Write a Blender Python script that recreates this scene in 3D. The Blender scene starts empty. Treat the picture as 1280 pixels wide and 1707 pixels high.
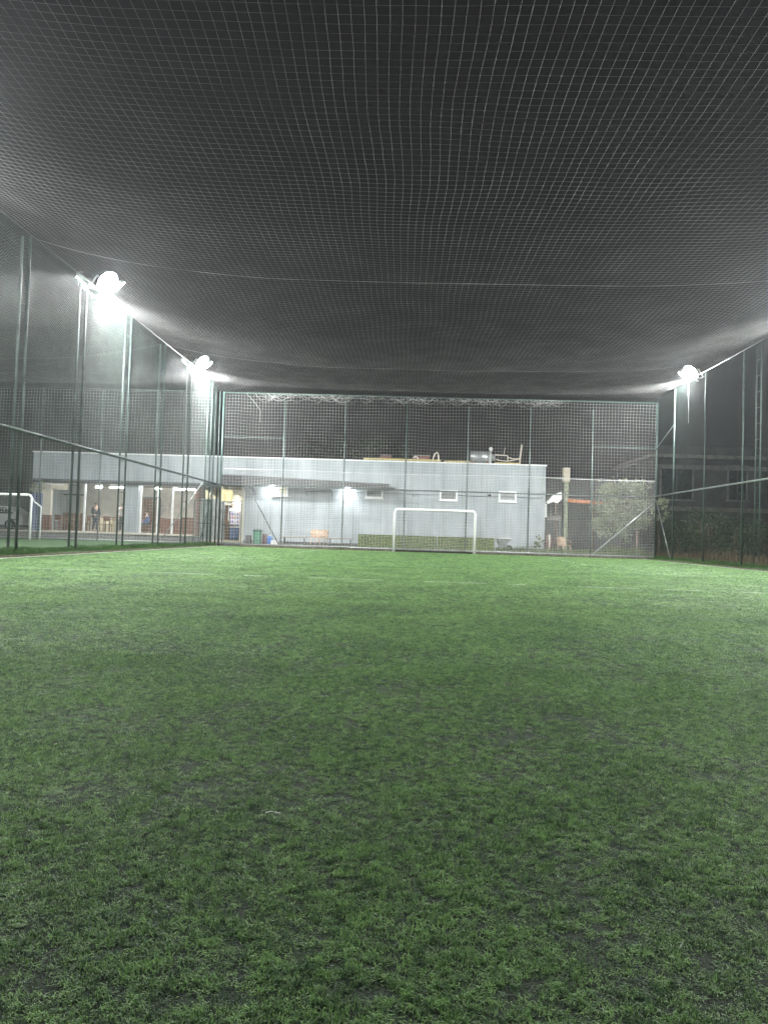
import bpy, bmesh, math, random
import numpy as np
from mathutils import Vector, Matrix

random.seed(11); rng = np.random.default_rng(11)
R = math.radians
S = bpy.context.scene
col = S.collection

# ------------------------------------------------------------------ camera
CAMH = 0.80
FPX = 1200.0                       # focal length in photo pixels (1280 wide)
cam_d = bpy.data.cameras.new('camera'); cam = bpy.data.objects.new('camera', cam_d); col.objects.link(cam)
cam_d.sensor_fit = 'VERTICAL'; cam_d.sensor_height = 36.0; cam_d.lens = 36.0 * FPX / 1707.0
cam_d.clip_start = 0.05; cam_d.clip_end = 3000
CM = Matrix.Rotation(R(1.73), 4, 'Z') @ Matrix.Rotation(R(90 + 1.81), 4, 'X') @ Matrix.Rotation(R(1.76), 4, 'Z')
CM = Matrix.Translation((0, 0, CAMH)) @ CM
cam.matrix_world = CM
S.camera = cam
def at(px, py, Y):
    d = CM.to_3x3() @ Vector(((px - 640) / FPX, (853.5 - py) / FPX, -1))
    t = Y / d.y
    return Vector((d.x * t, Y, CAMH + d.z * t))

# ------------------------------------------------------------------ world, exposure
w = bpy.data.worlds.new('World'); S.world = w; w.use_nodes = True
nt = w.node_tree; bg = nt.nodes['Background']
tc = nt.nodes.new('ShaderNodeTexCoord'); nz = nt.nodes.new('ShaderNodeTexNoise'); cr = nt.nodes.new('ShaderNodeValToRGB')
nz.inputs['Scale'].default_value = 1.3; nz.inputs['Detail'].default_value = 3
cr.color_ramp.elements[0].position = .3; cr.color_ramp.elements[0].color = (.0095, .0098, .0104, 1)
cr.color_ramp.elements[1].position = .75; cr.color_ramp.elements[1].color = (.0125, .0123, .0126, 1)
nt.links.new(tc.outputs['Generated'], nz.inputs['Vector']); nt.links.new(nz.outputs['Fac'], cr.inputs['Fac'])
nt.links.new(cr.outputs['Color'], bg.inputs['Color']); bg.inputs['Strength'].default_value = 1.0
S.view_settings.view_transform = 'Standard'; S.view_settings.look = 'None'; S.view_settings.exposure = 0.0; S.view_settings.gamma = 1
S.cycles.max_bounces = 5; S.cycles.diffuse_bounces = 2; S.cycles.glossy_bounces = 2; S.cycles.transmission_bounces = 2
S.cycles.volume_bounces = 0; S.cycles.transparent_max_bounces = 12; S.cycles.sample_clamp_indirect = 2.0
S.cycles.use_denoising = True; S.cycles.use_adaptive_sampling = True; S.cycles.adaptive_threshold = 0.02
FLOOD = 1300.0            # emission of a floodlight lens
HAZE = 0.0008

# ------------------------------------------------------------------ materials
def mat(name, c, rough=.6, metal=0., vary=.12, scale=6., bump=0., bscale=40., c2=None, spec=.5, trans=0.):
    m = bpy.data.materials.new(name); m.use_nodes = True; t = m.node_tree; b = t.nodes['Principled BSDF']
    b.inputs['Roughness'].default_value = rough; b.inputs['Metallic'].default_value = metal
    b.inputs['Specular IOR Level'].default_value = spec
    g = t.nodes.new('ShaderNodeNewGeometry'); n = t.nodes.new('ShaderNodeTexNoise')
    n.inputs['Scale'].default_value = scale; n.inputs['Detail'].default_value = 6
    t.links.new(g.outputs['Position'], n.inputs['Vector'])
    r = t.nodes.new('ShaderNodeValToRGB')
    a = tuple(max(0, x * (1 - vary)) for x in c); bb = c2 if c2 else tuple(min(1, x * (1 + vary)) for x in c)
    r.color_ramp.elements[0].position = .35; r.color_ramp.elements[0].color = (*a, 1)
    r.color_ramp.elements[1].position = .68; r.color_ramp.elements[1].color = (*bb, 1)
    t.links.new(n.outputs['Fac'], r.inputs['Fac']); t.links.new(r.outputs['Color'], b.inputs['Base Color'])
    if bump:
        n2 = t.nodes.new('ShaderNodeTexNoise'); n2.inputs['Scale'].default_value = bscale; n2.inputs['Detail'].default_value = 5
        t.links.new(g.outputs['Position'], n2.inputs['Vector'])
        bp = t.nodes.new('ShaderNodeBump'); bp.inputs['Strength'].default_value = bump; bp.inputs['Distance'].default_value = .02
        t.links.new(n2.outputs['Fac'], bp.inputs['Height']); t.links.new(bp.outputs['Normal'], b.inputs['Normal'])
    if trans:
        out = t.nodes['Material Output']; tr = t.nodes.new('ShaderNodeBsdfTranslucent'); mx = t.nodes.new('ShaderNodeMixShader')
        mx.inputs[0].default_value = trans; t.links.new(r.outputs['Color'], tr.inputs['Color'])
        t.links.new(b.outputs[0], mx.inputs[1]); t.links.new(tr.outputs[0], mx.inputs[2]); t.links.new(mx.outputs[0], out.inputs['Surface'])
    return m
def emat(name, c, s):
    m = bpy.data.materials.new(name); m.use_nodes = True; b = m.node_tree.nodes['Principled BSDF']
    b.inputs['Base Color'].default_value = (.8, .8, .8, 1)
    b.inputs['Emission Color'].default_value = (*c, 1); b.inputs['Emission Strength'].default_value = s
    return m
M = {}
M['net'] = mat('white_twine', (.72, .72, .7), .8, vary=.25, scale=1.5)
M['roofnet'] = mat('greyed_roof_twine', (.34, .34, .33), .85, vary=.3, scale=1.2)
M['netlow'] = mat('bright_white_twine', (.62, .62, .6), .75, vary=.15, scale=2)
M['wire'] = mat('green_coated_wire', (.17, .21, .195), .45, vary=.25, scale=2, spec=.6)
M['wiredark'] = mat('dark_green_coated_wire', (.07, .1, .09), .6, vary=.2, scale=2)
M['post'] = mat('green_painted_steel', (.058, .092, .082), .42, vary=.3, scale=5, spec=.6)
M['postdark'] = mat('weathered_green_steel', (.035, .055, .05), .5, vary=.4, scale=4, c2=(.075, .10, .095))
M['galv'] = mat('galvanised_steel', (.42, .45, .45), .4, metal=.6, vary=.2)
M['white'] = mat('white_paint', (.82, .83, .81), .4, vary=.06, scale=9)
M['black'] = mat('black_metal', (.02, .021, .022), .5, vary=.3)
M['darkmetal'] = mat('dark_metal', (.06, .062, .065), .5, vary=.3)
M['cable'] = mat('steel_cable', (.75, .76, .74), .4, metal=.3)
M['lens'] = emat('floodlight_lens', (.97, 1.0, .99), FLOOD)
M['tube'] = emat('lit_tube', (.93, .96, .97), 260)
M['bulb'] = emat('lit_lamp', (.88, .94, 1.0), 420)
M['white2'] = mat('off_white_plaster', (.62, .57, .48), .8, vary=.1, scale=3, bump=.15)
M['cream'] = mat('cream_plaster', (.62, .56, .43), .8, vary=.12, scale=3, bump=.15)
M['plinth'] = mat('grey_stone_plinth', (.2, .2, .19), .9, vary=.4, scale=14, bump=.4)
M['soil'] = mat('brown_soil', (.10, .075, .05), .95, vary=.4, scale=8, bump=.8, bscale=25, c2=(.19, .15, .10))
M['concrete'] = mat('stained_concrete', (.2, .19, .175), .9, vary=.35, scale=3, bump=.3)
M['brownwood'] = mat('brown_wood', (.17, .09, .045), .6, vary=.4, scale=5)
M['redwood'] = mat('red_brown_wood', (.17, .075, .05), .55, vary=.3, scale=6)
M['bench'] = mat('worn_timber', (.27, .19, .13), .8, vary=.35, scale=12)
M['beige'] = mat('beige_plastic', (.44, .31, .215), .5, vary=.12)
M['orange'] = mat('orange_metal', (.62, .2, .06), .6, vary=.3)
M['green'] = mat('green_plastic', (.05, .22, .13), .4, vary=.15)
M['blue'] = mat('blue_plastic', (.05, .18, .5), .4, vary=.15)
M['bluecloth'] = mat('blue_cloth', (.12, .15, .25), .9, vary=.35, scale=3, bump=.5, bscale=8)
M['maroon'] = mat('maroon_plastic', (.16, .06, .06), .6, vary=.2)
M['yellowpipe'] = mat('yellow_pipe', (.6, .5, .22), .6, vary=.2)
M['brick'] = mat('reddish_brick', (.26, .13, .10), .9, vary=.3, scale=15, bump=.4)
M['tank'] = mat('steel_tank', (.4, .42, .42), .35, metal=.5, vary=.2, scale=4)
M['skin'] = mat('skin', (.5, .32, .24), .55, vary=.05)
M['hair'] = mat('dark_hair', (.02, .016, .012), .7)
M['darkcloth'] = mat('dark_cloth', (.035, .04, .05), .9)
M['whitecloth'] = mat('white_cloth', (.7, .7, .68), .9)
M['bluewear'] = mat('blue_cloth_wear', (.07, .11, .25), .9)
M['rubber'] = mat('black_rubber', (.015, .015, .015), .8)
M['carpaint'] = mat('white_car_paint', (.85, .86, .86), .3, vary=.03)
M['glass'] = mat('dark_glass', (.02, .024, .028), .08, vary=.1, spec=.8)
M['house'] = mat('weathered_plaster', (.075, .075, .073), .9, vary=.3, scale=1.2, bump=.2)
M['bark'] = mat('bark', (.12, .09, .06), .9, vary=.4, scale=12, bump=.5)
M['leafsilver'] = mat('silvery_leaves', (.26, .29, .17), .7, vary=.4, scale=3, c2=(.44, .47, .31), trans=.2)
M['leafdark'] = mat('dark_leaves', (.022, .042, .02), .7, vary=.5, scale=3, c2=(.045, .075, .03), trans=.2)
M['weed'] = mat('weeds', (.08, .15, .035), .8, vary=.5, scale=3, c2=(.2, .24, .09), trans=.2)
M['dryweed'] = mat('dry_weeds', (.12, .085, .05), .9, vary=.4, scale=3, trans=.2)
M['hedge'] = mat('synthetic_hedge', (.09, .135, .03), .8, vary=.45, scale=9, c2=(.18, .24, .06))
M['amber'] = mat('cream_cloth', (.7, .62, .42), .8, vary=.1)
M['paper'] = mat('printed_paper', (.75, .72, .5), .7, vary=.15, scale=9, c2=(.8, .6, .2))
M['line'] = mat('worn_line_fibre', (.62, .68, .58), .9, vary=.2, scale=20)

# corrugated wall panel: fine horizontal ribs, a little dirt
def wallmat():
    m = bpy.data.materials.new('pale_grey_wall_panel'); m.use_nodes = True; t = m.node_tree; b = t.nodes['Principled BSDF']
    L = t.links.new; g = t.nodes.new('ShaderNodeNewGeometry'); sp = t.nodes.new('ShaderNodeSeparateXYZ'); L(g.outputs['Position'], sp.inputs[0])
    n = t.nodes.new('ShaderNodeTexNoise'); n.inputs['Scale'].default_value = .9; n.inputs['Detail'].default_value = 8
    mp = t.nodes.new('ShaderNodeMapping'); mp.inputs['Scale'].default_value = (1.4, 1, .35); L(g.outputs['Position'], mp.inputs[0]); L(mp.outputs[0], n.inputs['Vector'])
    r = t.nodes.new('ShaderNodeValToRGB'); L(n.outputs['Fac'], r.inputs['Fac'])
    r.color_ramp.elements[0].position = .3; r.color_ramp.elements[0].color = (.28, .315, .335, 1)
    r.color_ramp.elements[1].position = .62; r.color_ramp.elements[1].color = (.41, .45, .47, 1)
    n3 = t.nodes.new('ShaderNodeTexNoise'); n3.inputs['Scale'].default_value = 1.; n3.inputs['Detail'].default_value = 5
    mp3 = t.nodes.new('ShaderNodeMapping'); mp3.inputs['Scale'].default_value = (5.5, 1, .22); L(g.outputs['Position'], mp3.inputs[0]); L(mp3.outputs[0], n3.inputs['Vector'])
    r3 = t.nodes.new('ShaderNodeValToRGB'); L(n3.outputs['Fac'], r3.inputs['Fac'])
    r3.color_ramp.elements[0].position = .32; r3.color_ramp.elements[0].color = (.82, .81, .78, 1)
    r3.color_ramp.elements[1].position = .5; r3.color_ramp.elements[1].color = (1, 1, 1, 1)
    mm = t.nodes.new('ShaderNodeMix'); mm.data_type = 'RGBA'; mm.blend_type = 'MULTIPLY'; mm.inputs[0].default_value = 1
    L(r.outputs['Color'], mm.inputs[6]); L(r3.outputs['Color'], mm.inputs[7])
    L(mm.outputs[2], b.inputs['Base Color']); b.inputs['Roughness'].default_value = .55
    wv = t.nodes.new('ShaderNodeMath'); wv.operation = 'MULTIPLY'; wv.inputs[1].default_value = 2 * math.pi / .11; L(sp.outputs['Z'], wv.inputs[0])
    sn = t.nodes.new('ShaderNodeMath'); sn.operation = 'SINE'; L(wv.outputs[0], sn.inputs[0])
    bp = t.nodes.new('ShaderNodeBump'); bp.inputs['Strength'].default_value = .35; bp.inputs['Distance'].default_value = .01
    L(sn.outputs[0], bp.inputs['Height']); L(bp.outputs['Normal'], b.inputs['Normal'])
    return m
M['wall'] = wallmat()

def turfmat(name, tip, dark_tone):
    """fibre colour: patches and single tufts differ"""
    m = bpy.data.materials.new(name); m.use_nodes = True; t = m.node_tree; b = t.nodes['Principled BSDF']; L = t.links.new
    g = t.nodes.new('ShaderNodeNewGeometry')
    n = t.nodes.new('ShaderNodeTexNoise'); n.inputs['Scale'].default_value = 1.1; n.inputs['Detail'].default_value = 5; L(g.outputs['Position'], n.inputs['Vector'])
    n2 = t.nodes.new('ShaderNodeTexNoise'); n2.inputs['Scale'].default_value = 60; n2.inputs['Detail'].default_value = 3; L(g.outputs['Position'], n2.inputs['Vector'])
    oi = t.nodes.new('ShaderNodeObjectInfo')
    ad = t.nodes.new('ShaderNodeMath'); ad.operation = 'MULTIPLY_ADD'; ad.inputs[1].default_value = .5; L(oi.outputs['Random'], ad.inputs[0])
    sc = t.nodes.new('ShaderNodeMath'); sc.operation = 'MULTIPLY'; sc.inputs[1].default_value = .45; L(n.outputs['Fac'], sc.inputs[0]); L(sc.outputs[0], ad.inputs[2])
    ad2 = t.nodes.new('ShaderNodeMath'); ad2.operation = 'MULTIPLY_ADD'; ad2.inputs[1].default_value = .45; L(n2.outputs['Fac'], ad2.inputs[0]); L(ad.outputs[0], ad2.inputs[2])
    r = t.nodes.new('ShaderNodeValToRGB'); L(ad2.outputs[0], r.inputs['Fac'])
    r.color_ramp.elements[0].position = .42; r.color_ramp.elements[0].color = (*dark_tone, 1)  # darker fibre tone, mixed in at random by noise and per tuft
    r.color_ramp.elements[1].position = .95; r.color_ramp.elements[1].color = (*tip, 1)
    L(r.outputs['Color'], b.inputs['Base Color']); b.inputs['Roughness'].default_value = .5; b.inputs['Specular IOR Level'].default_value = .35
    tr = t.nodes.new('ShaderNodeBsdfTranslucent'); L(r.outputs['Color'], tr.inputs['Color']); mx = t.nodes.new('ShaderNodeMixShader'); mx.inputs[0].default_value = .3
    L(b.outputs[0], mx.inputs[1]); L(tr.outputs[0], mx.inputs[2]); L(mx.outputs[0], t.nodes['Material Output'].inputs['Surface'])
    return m
M['fibre'] = turfmat('turf_fibre', (.33, .54, .19), (.045, .10, .055))
M['lawn'] = turfmat('bank_grass_blades', (.10, .21, .045), (.03, .085, .025))
M['infill'] = mat('rubber_infill', (.03, .045, .033), .9, vary=.6, scale=170, bump=1., bscale=300, c2=(.085, .13, .07))
M['farturf'] = mat('neighbour_turf_pile', (.05, .10, .035), .9, vary=.25, scale=3, bump=.8, bscale=90)
M['bank'] = mat('grassy_bank', (.045, .08, .03), .95, vary=.5, scale=9, bump=.9, bscale=40)
M['yard'] = mat('yard_surface', (.13, .12, .10), .95, vary=.35, scale=1.5, bump=.5, bscale=20)

# ------------------------------------------------------------------ builders
def link_mesh(name, v, f, material, parent=None, smooth=False):
    me = bpy.data.meshes.new(name)
    me.from_pydata(v, [], f); me.update()
    if smooth: me.shade_smooth()
    o = bpy.data.objects.new(name, me); col.objects.link(o)
    if material: me.materials.append(material)
    if parent: o.parent = parent
    return o
class MB:
    def __init__(s): s.v = []; s.f = []
    def add(s, v, f):
        k = len(s.v); s.v += [tuple(p) for p in v]; s.f += [tuple(i + k for i in q) for q in f]; return s
    def box(s, x0, x1, y0, y1, z0, z1, rz=0., rx=0., ry=0., bev=0.):
        x0, x1 = sorted((x0, x1)); y0, y1 = sorted((y0, y1)); z0, z1 = sorted((z0, z1))
        if bev:
            bm = bmesh.new(); bmesh.ops.create_cube(bm, size=1)
            for q in bm.verts: q.co = Vector((q.co.x * (x1 - x0), q.co.y * (y1 - y0), q.co.z * (z1 - z0)))
            bmesh.ops.bevel(bm, geom=bm.edges[:], offset=bev, segments=2, affect='EDGES')
            bm.verts.index_update(); v = [q.co.copy() for q in bm.verts]; f = [[q.index for q in fc.verts] for fc in bm.faces]; bm.free()
        else:
            a, b, c = (x1 - x0) / 2, (y1 - y0) / 2, (z1 - z0) / 2
            v = [Vector((i * a, j * b, k * c)) for k in (-1, 1) for j in (-1, 1) for i in (-1, 1)]
            f = [(0, 2, 3, 1), (4, 5, 7, 6), (0, 1, 5, 4), (2, 6, 7, 3), (0, 4, 6, 2), (1, 3, 7, 5)]
        m = Matrix.Translation(((x0 + x1) / 2, (y0 + y1) / 2, (z0 + z1) / 2)) @ Matrix.Rotation(rz, 4, 'Z') @ Matrix.Rotation(ry, 4, 'Y') @ Matrix.Rotation(rx, 4, 'X')
        return s.add([m @ p for p in v], f)
    def tube(s, pts, r, n=8, cap=True):
        pts = [Vector(p) for p in pts]; rs = r if isinstance(r, (list, tuple)) else [r] * len(pts); v = []; f = []
        for i, p in enumerate(pts):
            d = (pts[min(i + 1, len(pts) - 1)] - pts[max(i - 1, 0)]).normalized()
            u = d.cross(Vector((0, 0, 1)) if abs(d.z) < .9 else Vector((0, 1, 0))).normalized(); w_ = d.cross(u)
            for k in range(n):
                a = 2 * math.pi * k / n; v.append(p + (u * math.cos(a) + w_ * math.sin(a)) * rs[i])
        for i in range(len(pts) - 1):
            for k in range(n): f.append((i * n + k, i * n + (k + 1) % n, (i + 1) * n + (k + 1) % n, (i + 1) * n + k))
        if cap: f.append(tuple(range(n))[::-1]); f.append(tuple((len(pts) - 1) * n + k for k in range(n)))
        return s.add(v, f)
    def lathe(s, prof, c=(0, 0, 0), n=20):
        v = []; f = []
        for (r, z) in prof:
            for k in range(n): a = 2 * math.pi * k / n; v.append((c[0] + r * math.cos(a), c[1] + r * math.sin(a), c[2] + z))
        for i in range(len(prof) - 1):
            for k in range(n): f.append((i * n + k, i * n + (k + 1) % n, (i + 1) * n + (k + 1) % n, (i + 1) * n + k))
        f.append(tuple(range(n))[::-1]); f.append(tuple((len(prof) - 1) * n + k for k in range(n)))
        return s.add(v, f)
    def prism(s, poly, y0, y1):            # polygon in XZ, extruded along Y
        n = len(poly); v = [(x, y0, z) for x, z in poly] + [(x, y1, z) for x, z in poly]
        f = [tuple(range(n)), tuple(range(n, 2 * n))[::-1]] + [(i, i + n, (i + 1) % n + n, (i + 1) % n) for i in range(n)]
        return s.add(v, f)
    def build(s, name, material, parent=None, world=True, smooth=False):
        v = s.v
        if parent is not None and world:
            L = parent.location if parent.parent is None else parent.location + parent.parent.location
            v = [(p[0] - L[0], p[1] - L[1], p[2] - L[2]) for p in v]
        return link_mesh(name, v, s.f, material, parent, smooth)
def strands(name, lines, r, material, parent=None, sides=3):
    """many thin round strings as one mesh; each line is an (n,3) array"""
    V = []; F = []; k = 0
    for P in lines:
        P = np.asarray(P, float); n = len(P)
        T = np.gradient(P, axis=0); T /= np.linalg.norm(T, axis=1)[:, None]
        up = np.tile([0., 0, 1], (n, 1)); up[np.abs(T[:, 2]) > .8] = (0, 1, 0)
        U = np.cross(T, up); U /= np.linalg.norm(U, axis=1)[:, None]; W = np.cross(T, U)
        ring = [P + r * (U * math.cos(2 * math.pi * j / sides) + W * math.sin(2 * math.pi * j / sides)) for j in range(sides)]
        V.append(np.stack(ring, 1).reshape(-1, 3))
        i = np.arange(n - 1)[:, None] * sides; j = np.arange(sides)[None, :]; j2 = (j + 1) % sides
        F.append((np.stack([i + j, i + j2, i + sides + j2, i + sides + j], -1).reshape(-1, 4)) + k); k += n * sides
    V = np.concatenate(V); F = np.concatenate(F)
    if parent is not None: V = V - np.array(parent.location if parent.parent is None else parent.location + parent.parent.location)
    me = bpy.data.meshes.new(name)
    me.vertices.add(len(V)); me.vertices.foreach_set('co', V.astype(np.float32).ravel())
    me.loops.add(F.size); me.loops.foreach_set('vertex_index', F.astype(np.int32).ravel())
    me.polygons.add(len(F)); me.polygons.foreach_set('loop_start', np.arange(0, F.size, 4, dtype=np.int32))
    me.update(); me.validate(); me.shade_smooth(); me.materials.append(material)
    o = bpy.data.objects.new(name, me); col.objects.link(o)
    if parent: o.parent = parent
    return o
def tag(o, label=None, cat=None, group=None, kind=None):
    if label: o['label'] = label
    if cat: o['category'] = cat
    if group: o['group'] = group
    if kind: o['kind'] = kind
    return o
def thing(name, label, cat, loc=(0, 0, 0), group=None):
    o = bpy.data.objects.new(name, None); col.objects.link(o); o.location = loc; o.empty_display_size = .2
    return tag(o, label, cat, group)
def clone(root, loc, label, rz=0.):
    c = root.copy(); col.objects.link(c); c.location = loc; c.rotation_euler = (0, 0, rz); c['label'] = label
    for ch in list(root.children):
        d = ch.copy(); col.objects.link(d); d.parent = c
        for g in list(ch.children):
            e = g.copy(); col.objects.link(e); e.parent = d
    return c
def sheet(name, x0, x1, y0, y1, z, m, n=1):
    return tag(link_mesh(name, [(x0, y0, z), (x1, y0, z), (x1, y1, z), (x0, y1, z)], [(0, 1, 2, 3)], m), kind='structure')

# smooth value noise for numpy points
_tab = rng.random((256, 256))
def vnoise(x, y, s):
    x = np.asarray(x) * s + 1000; y = np.asarray(y) * s + 1000
    xi = np.floor(x).astype(int); yi = np.floor(y).astype(int); fx = x - xi; fy = y - yi
    fx = fx * fx * (3 - 2 * fx); fy = fy * fy * (3 - 2 * fy); g = lambda a, b: _tab[a % 256, b % 256]
    return (g(xi, yi) * (1 - fx) + g(xi + 1, yi) * fx) * (1 - fy) + (g(xi, yi + 1) * (1 - fx) + g(xi + 1, yi + 1) * fx) * fy

# ------------------------------------------------------------------ ground
YB = 35.0; XL = -9.1; XR = 11.45; FL = -9.4; FR = 12.0
sheet('ground', -220, 220, -60, 260, -.03, M['yard'])
sheet('pitch_turf', XL, XR, -8, YB - .02, 0, M['infill'])
sheet('neighbour_pitch_turf', -32, -9.75, -8, 34.8, .09, M['farturf'])
def bank(name, x0, x1, xa, z0, z1, y0, y1, m):
    """low uneven bank rising from the pitch edge"""
    n = 160; k = 6; v = []; f = []
    for i in range(n + 1):
        y = y0 + (y1 - y0) * i / n
        for j in range(k + 1):
            u = j / k; x = x0 + (xa - x0) * u
            v.append((x + random.uniform(-.015, .015), y, z0 + (z1 - z0) * (u ** .7) + random.uniform(-.012, .012) * (j > 0)))
        v.append((x1, y, z1 - .06))
    q = k + 2
    for i in range(n):
        for j in range(k + 1): f.append((i * q + j, i * q + j + 1, (i + 1) * q + j + 1, (i + 1) * q + j))
    return tag(link_mesh(name, v, f, m, smooth=True), kind='structure')
bank('left_bank', XL, -9.8, -9.5, .0, .15, -8, YB, M['bank'])
bank('right_bank', XR, 16., 12.2, .0, .12, -8, 40, M['bank'])
tag(MB().box(XL - .16, XL + .02, -8, YB - .1, -.01, .05).build('left_edging', M['soil']), kind='structure')
tag(MB().box(XR - .02, XR + .15, -8, YB - .1, -.01, .04).build('right_edging', M['soil']), kind='structure')
tag(MB().box(XL + .05, XL + .11, -8, YB - .4, .0, .016).build('pitch_line', M['line']), kind='structure')
tag(MB().box(XR - .10, XR - .05, -8, YB - .4, .0, .016).build('pitch_line', M['line']), kind='structure')
tag(MB().box(-32, 12.4, 35.06, 35.22, -.02, .125).build('back_kerb', M['concrete']), kind='structure')
tag(MB().box(-11.9, 60, 35.225, 70, -.02, .12).build('yard', M['yard']), kind='structure')
tag(MB().box(-60, -11.9, 38.2, 70, -.02, .40).build('terrace', M['plinth']), kind='structure')
sheet('lower_yard', -60, -11.9, 35.225, 38.2, .06, M['soil'])
tag(MB().box(-60, -11.85, 38.12, 38.4, .402, .46).build('terrace_edge', M['white2']), kind='structure')
# verge strip of dirt at the foot of the back net
tag(MB().box(-8, 12, 34.88, 35.055, .0, .045).build('dirt_strip', M['soil']), kind='structure')

# worn painted lines: broken runs, each dash a thin strip lying in the pile
def line(name, p, q, wd, breaks):
    mb = MB(); p = Vector(p); q = Vector(q); d = (q - p); L = d.length; d.normalize(); n = Vector((-d.y, d.x, 0)); s = 0.
    while s < L:
        a = random.uniform(*breaks); e = min(L, s + a); k = max(1, int((e - s) / .3)); w0 = wd * random.uniform(.6, 1)
        for i in range(k):
            u = p + d * (s + (e - s) * i / k); v = p + d * (s + (e - s) * (i + 1) / k)
            w1 = wd * random.uniform(.55, 1)
            mb.add([u - n * w0 / 2, v - n * w1 / 2, v + n * w1 / 2, u + n * w0 / 2], [(0, 1, 2, 3)]); w0 = w1
        s = e + random.uniform(.08, .9)
    return tag(mb.build(name, M['line']), kind='structure')
line('penalty_line', (-8.9, 12.75, .0125), (10.9, 12.35, .0125), .055, (.3, 1.6))
line('goal_area_line', (-4.1, 27.4, .021), (-3.85, 33.2, .021), .06, (1, 3))
line('goal_area_line', (6.0, 24, .021), (6.15, 31, .021), .06, (.6, 2))

# ------------------------------------------------------------------ turf fibres (geometry-node instances over the pitch)
def tuft(name, nb, rad, h, wd, material, lean=.6):
    """a small bunch of curled ribbon blades, some standing, some lying over"""
    v = []; f = []
    for i in range(nb):
        a = random.uniform(0, 6.283); rr = rad * math.sqrt(random.random()); x, y = rr * math.cos(a), rr * math.sin(a)
        b = random.uniform(0, 6.283); ln = h * random.uniform(.7, 1.5); el = R(random.uniform(85 - 70 * lean, 85)); z = -.001; k = len(v)
        curl = random.uniform(-.2, 1.3) * lean; turn = random.uniform(-.6, .6); n = 3
        for j in range(n + 1):
            wj = wd / 2 * (1, .95, .8, .35)[j]; ux, uy = -math.sin(b) * wj, math.cos(b) * wj
            v += [(x - ux, y - uy, z), (x + ux, y + uy, z)]
            x += math.cos(b) * math.cos(el) * ln / n; y += math.sin(b) * math.cos(el) * ln / n; z = max(.001, z + math.sin(el) * ln / n); el -= curl; b += turn
        f += [(k + 2 * j, k + 2 * j + 1, k + 2 * j + 3, k + 2 * j + 2) for j in range(n)]
    me = bpy.data.meshes.new(name); me.from_pydata(v, [], f); me.materials.append(material); me.update()
    return me
def scatter(name, pts, scl, rot, metas, label):
    """points object with a nodes modifier that puts one of several tufts on each point"""
    pm = bpy.data.meshes.new(name); pm.vertices.add(len(pts)); pm.vertices.foreach_set('co', pts.astype(np.float32).ravel())
    a = pm.attributes.new('scl', 'FLOAT_VECTOR', 'POINT'); a.data.foreach_set('vector', scl.astype(np.float32).ravel())
    a = pm.attributes.new('rot', 'FLOAT_VECTOR', 'POINT'); a.data.foreach_set('vector', rot.astype(np.float32).ravel())
    a = pm.attributes.new('pick', 'INT', 'POINT'); a.data.foreach_set('value', rng.integers(0, len(metas), len(pts)).astype(np.int32))
    o = bpy.data.objects.new(name, pm); col.objects.link(o)
    g = bpy.data.node_groups.new(name, 'GeometryNodeTree'); g.interface.new_socket('Geometry', in_out='INPUT', socket_type='NodeSocketGeometry'); g.interface.new_socket('Geometry', in_out='OUTPUT', socket_type='NodeSocketGeometry')
    gi = g.nodes.new('NodeGroupInput'); go = g.nodes.new('NodeGroupOutput'); io = g.nodes.new('GeometryNodeInstanceOnPoints')
    m2p = g.nodes.new('GeometryNodeMeshToPoints'); g.links.new(gi.outputs[0], m2p.inputs[0]); g.links.new(m2p.outputs[0], io.inputs['Points'])
    gg = g.nodes.new('GeometryNodeGeometryToInstance')
    for me in metas:
        src = bpy.data.objects.new(me.name, me)      # not linked to the scene: only the mesh source for the modifier
        oi = g.nodes.new('GeometryNodeObjectInfo'); oi.inputs['Object'].default_value = src; oi.inputs['As Instance'].default_value = True
        g.links.new(oi.outputs['Geometry'], gg.inputs[0])
    g.links.new(gg.outputs[0], io.inputs['Instance']); io.inputs['Pick Instance'].default_value = True
    def attr(nm, ty, sock):
        n = g.nodes.new('GeometryNodeInputNamedAttribute'); n.data_type = ty; n.inputs['Name'].default_value = nm
        out = [s for s in n.outputs if s.enabled and s.name == 'Attribute'][0]; g.links.new(out, io.inputs[sock])
    attr('scl', 'FLOAT_VECTOR', 'Scale'); attr('rot', 'FLOAT_VECTOR', 'Rotation'); attr('pick', 'INT', 'Instance Index')
    g.links.new(io.outputs[0], go.inputs[0])
    md = o.modifiers.new('tufts', 'NODES'); md.node_group = g
    return tag(o, label, 'grass', kind='stuff')
tufts = [tuft('tuft', 20, .018, .0112, .0018, M['fibre'], .95) for _ in range(8)]
def zone(x0, x1, y0, y1, dens, sxy, sz, thin=.0):
    n = int((x1 - x0) * (y1 - y0) * dens); x = rng.uniform(x0, x1, n); y = rng.uniform(y0, y1, n)
    k = np.abs(x + .0302 * y) < (.60 * y + 1.0)
    x, y = x[k], y[k]; n = len(x)
    p = .32 * vnoise(x, y, 2.3) + .30 * vnoise(x, y, 7.) + .38 * vnoise(x, y, 22.)
    keep = rng.random(n) < np.clip((p - thin) * 5 + .75, .48, 1)
    x, y, p = x[keep], y[keep], p[keep]; n = len(x)
    z = np.full(n, .001); hs = sz * np.clip(.65 + (p - .3) * 1.3, .5, 1.25) * rng.uniform(.8, 1.15, n)
    s = sxy * rng.uniform(.8, 1.2, n)
    return np.stack([x, y, z], 1), np.stack([s, s, hs], 1), np.stack([rng.uniform(-.22, .22, n), rng.uniform(-.22, .22, n), rng.uniform(0, 6.28, n)], 1)
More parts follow.
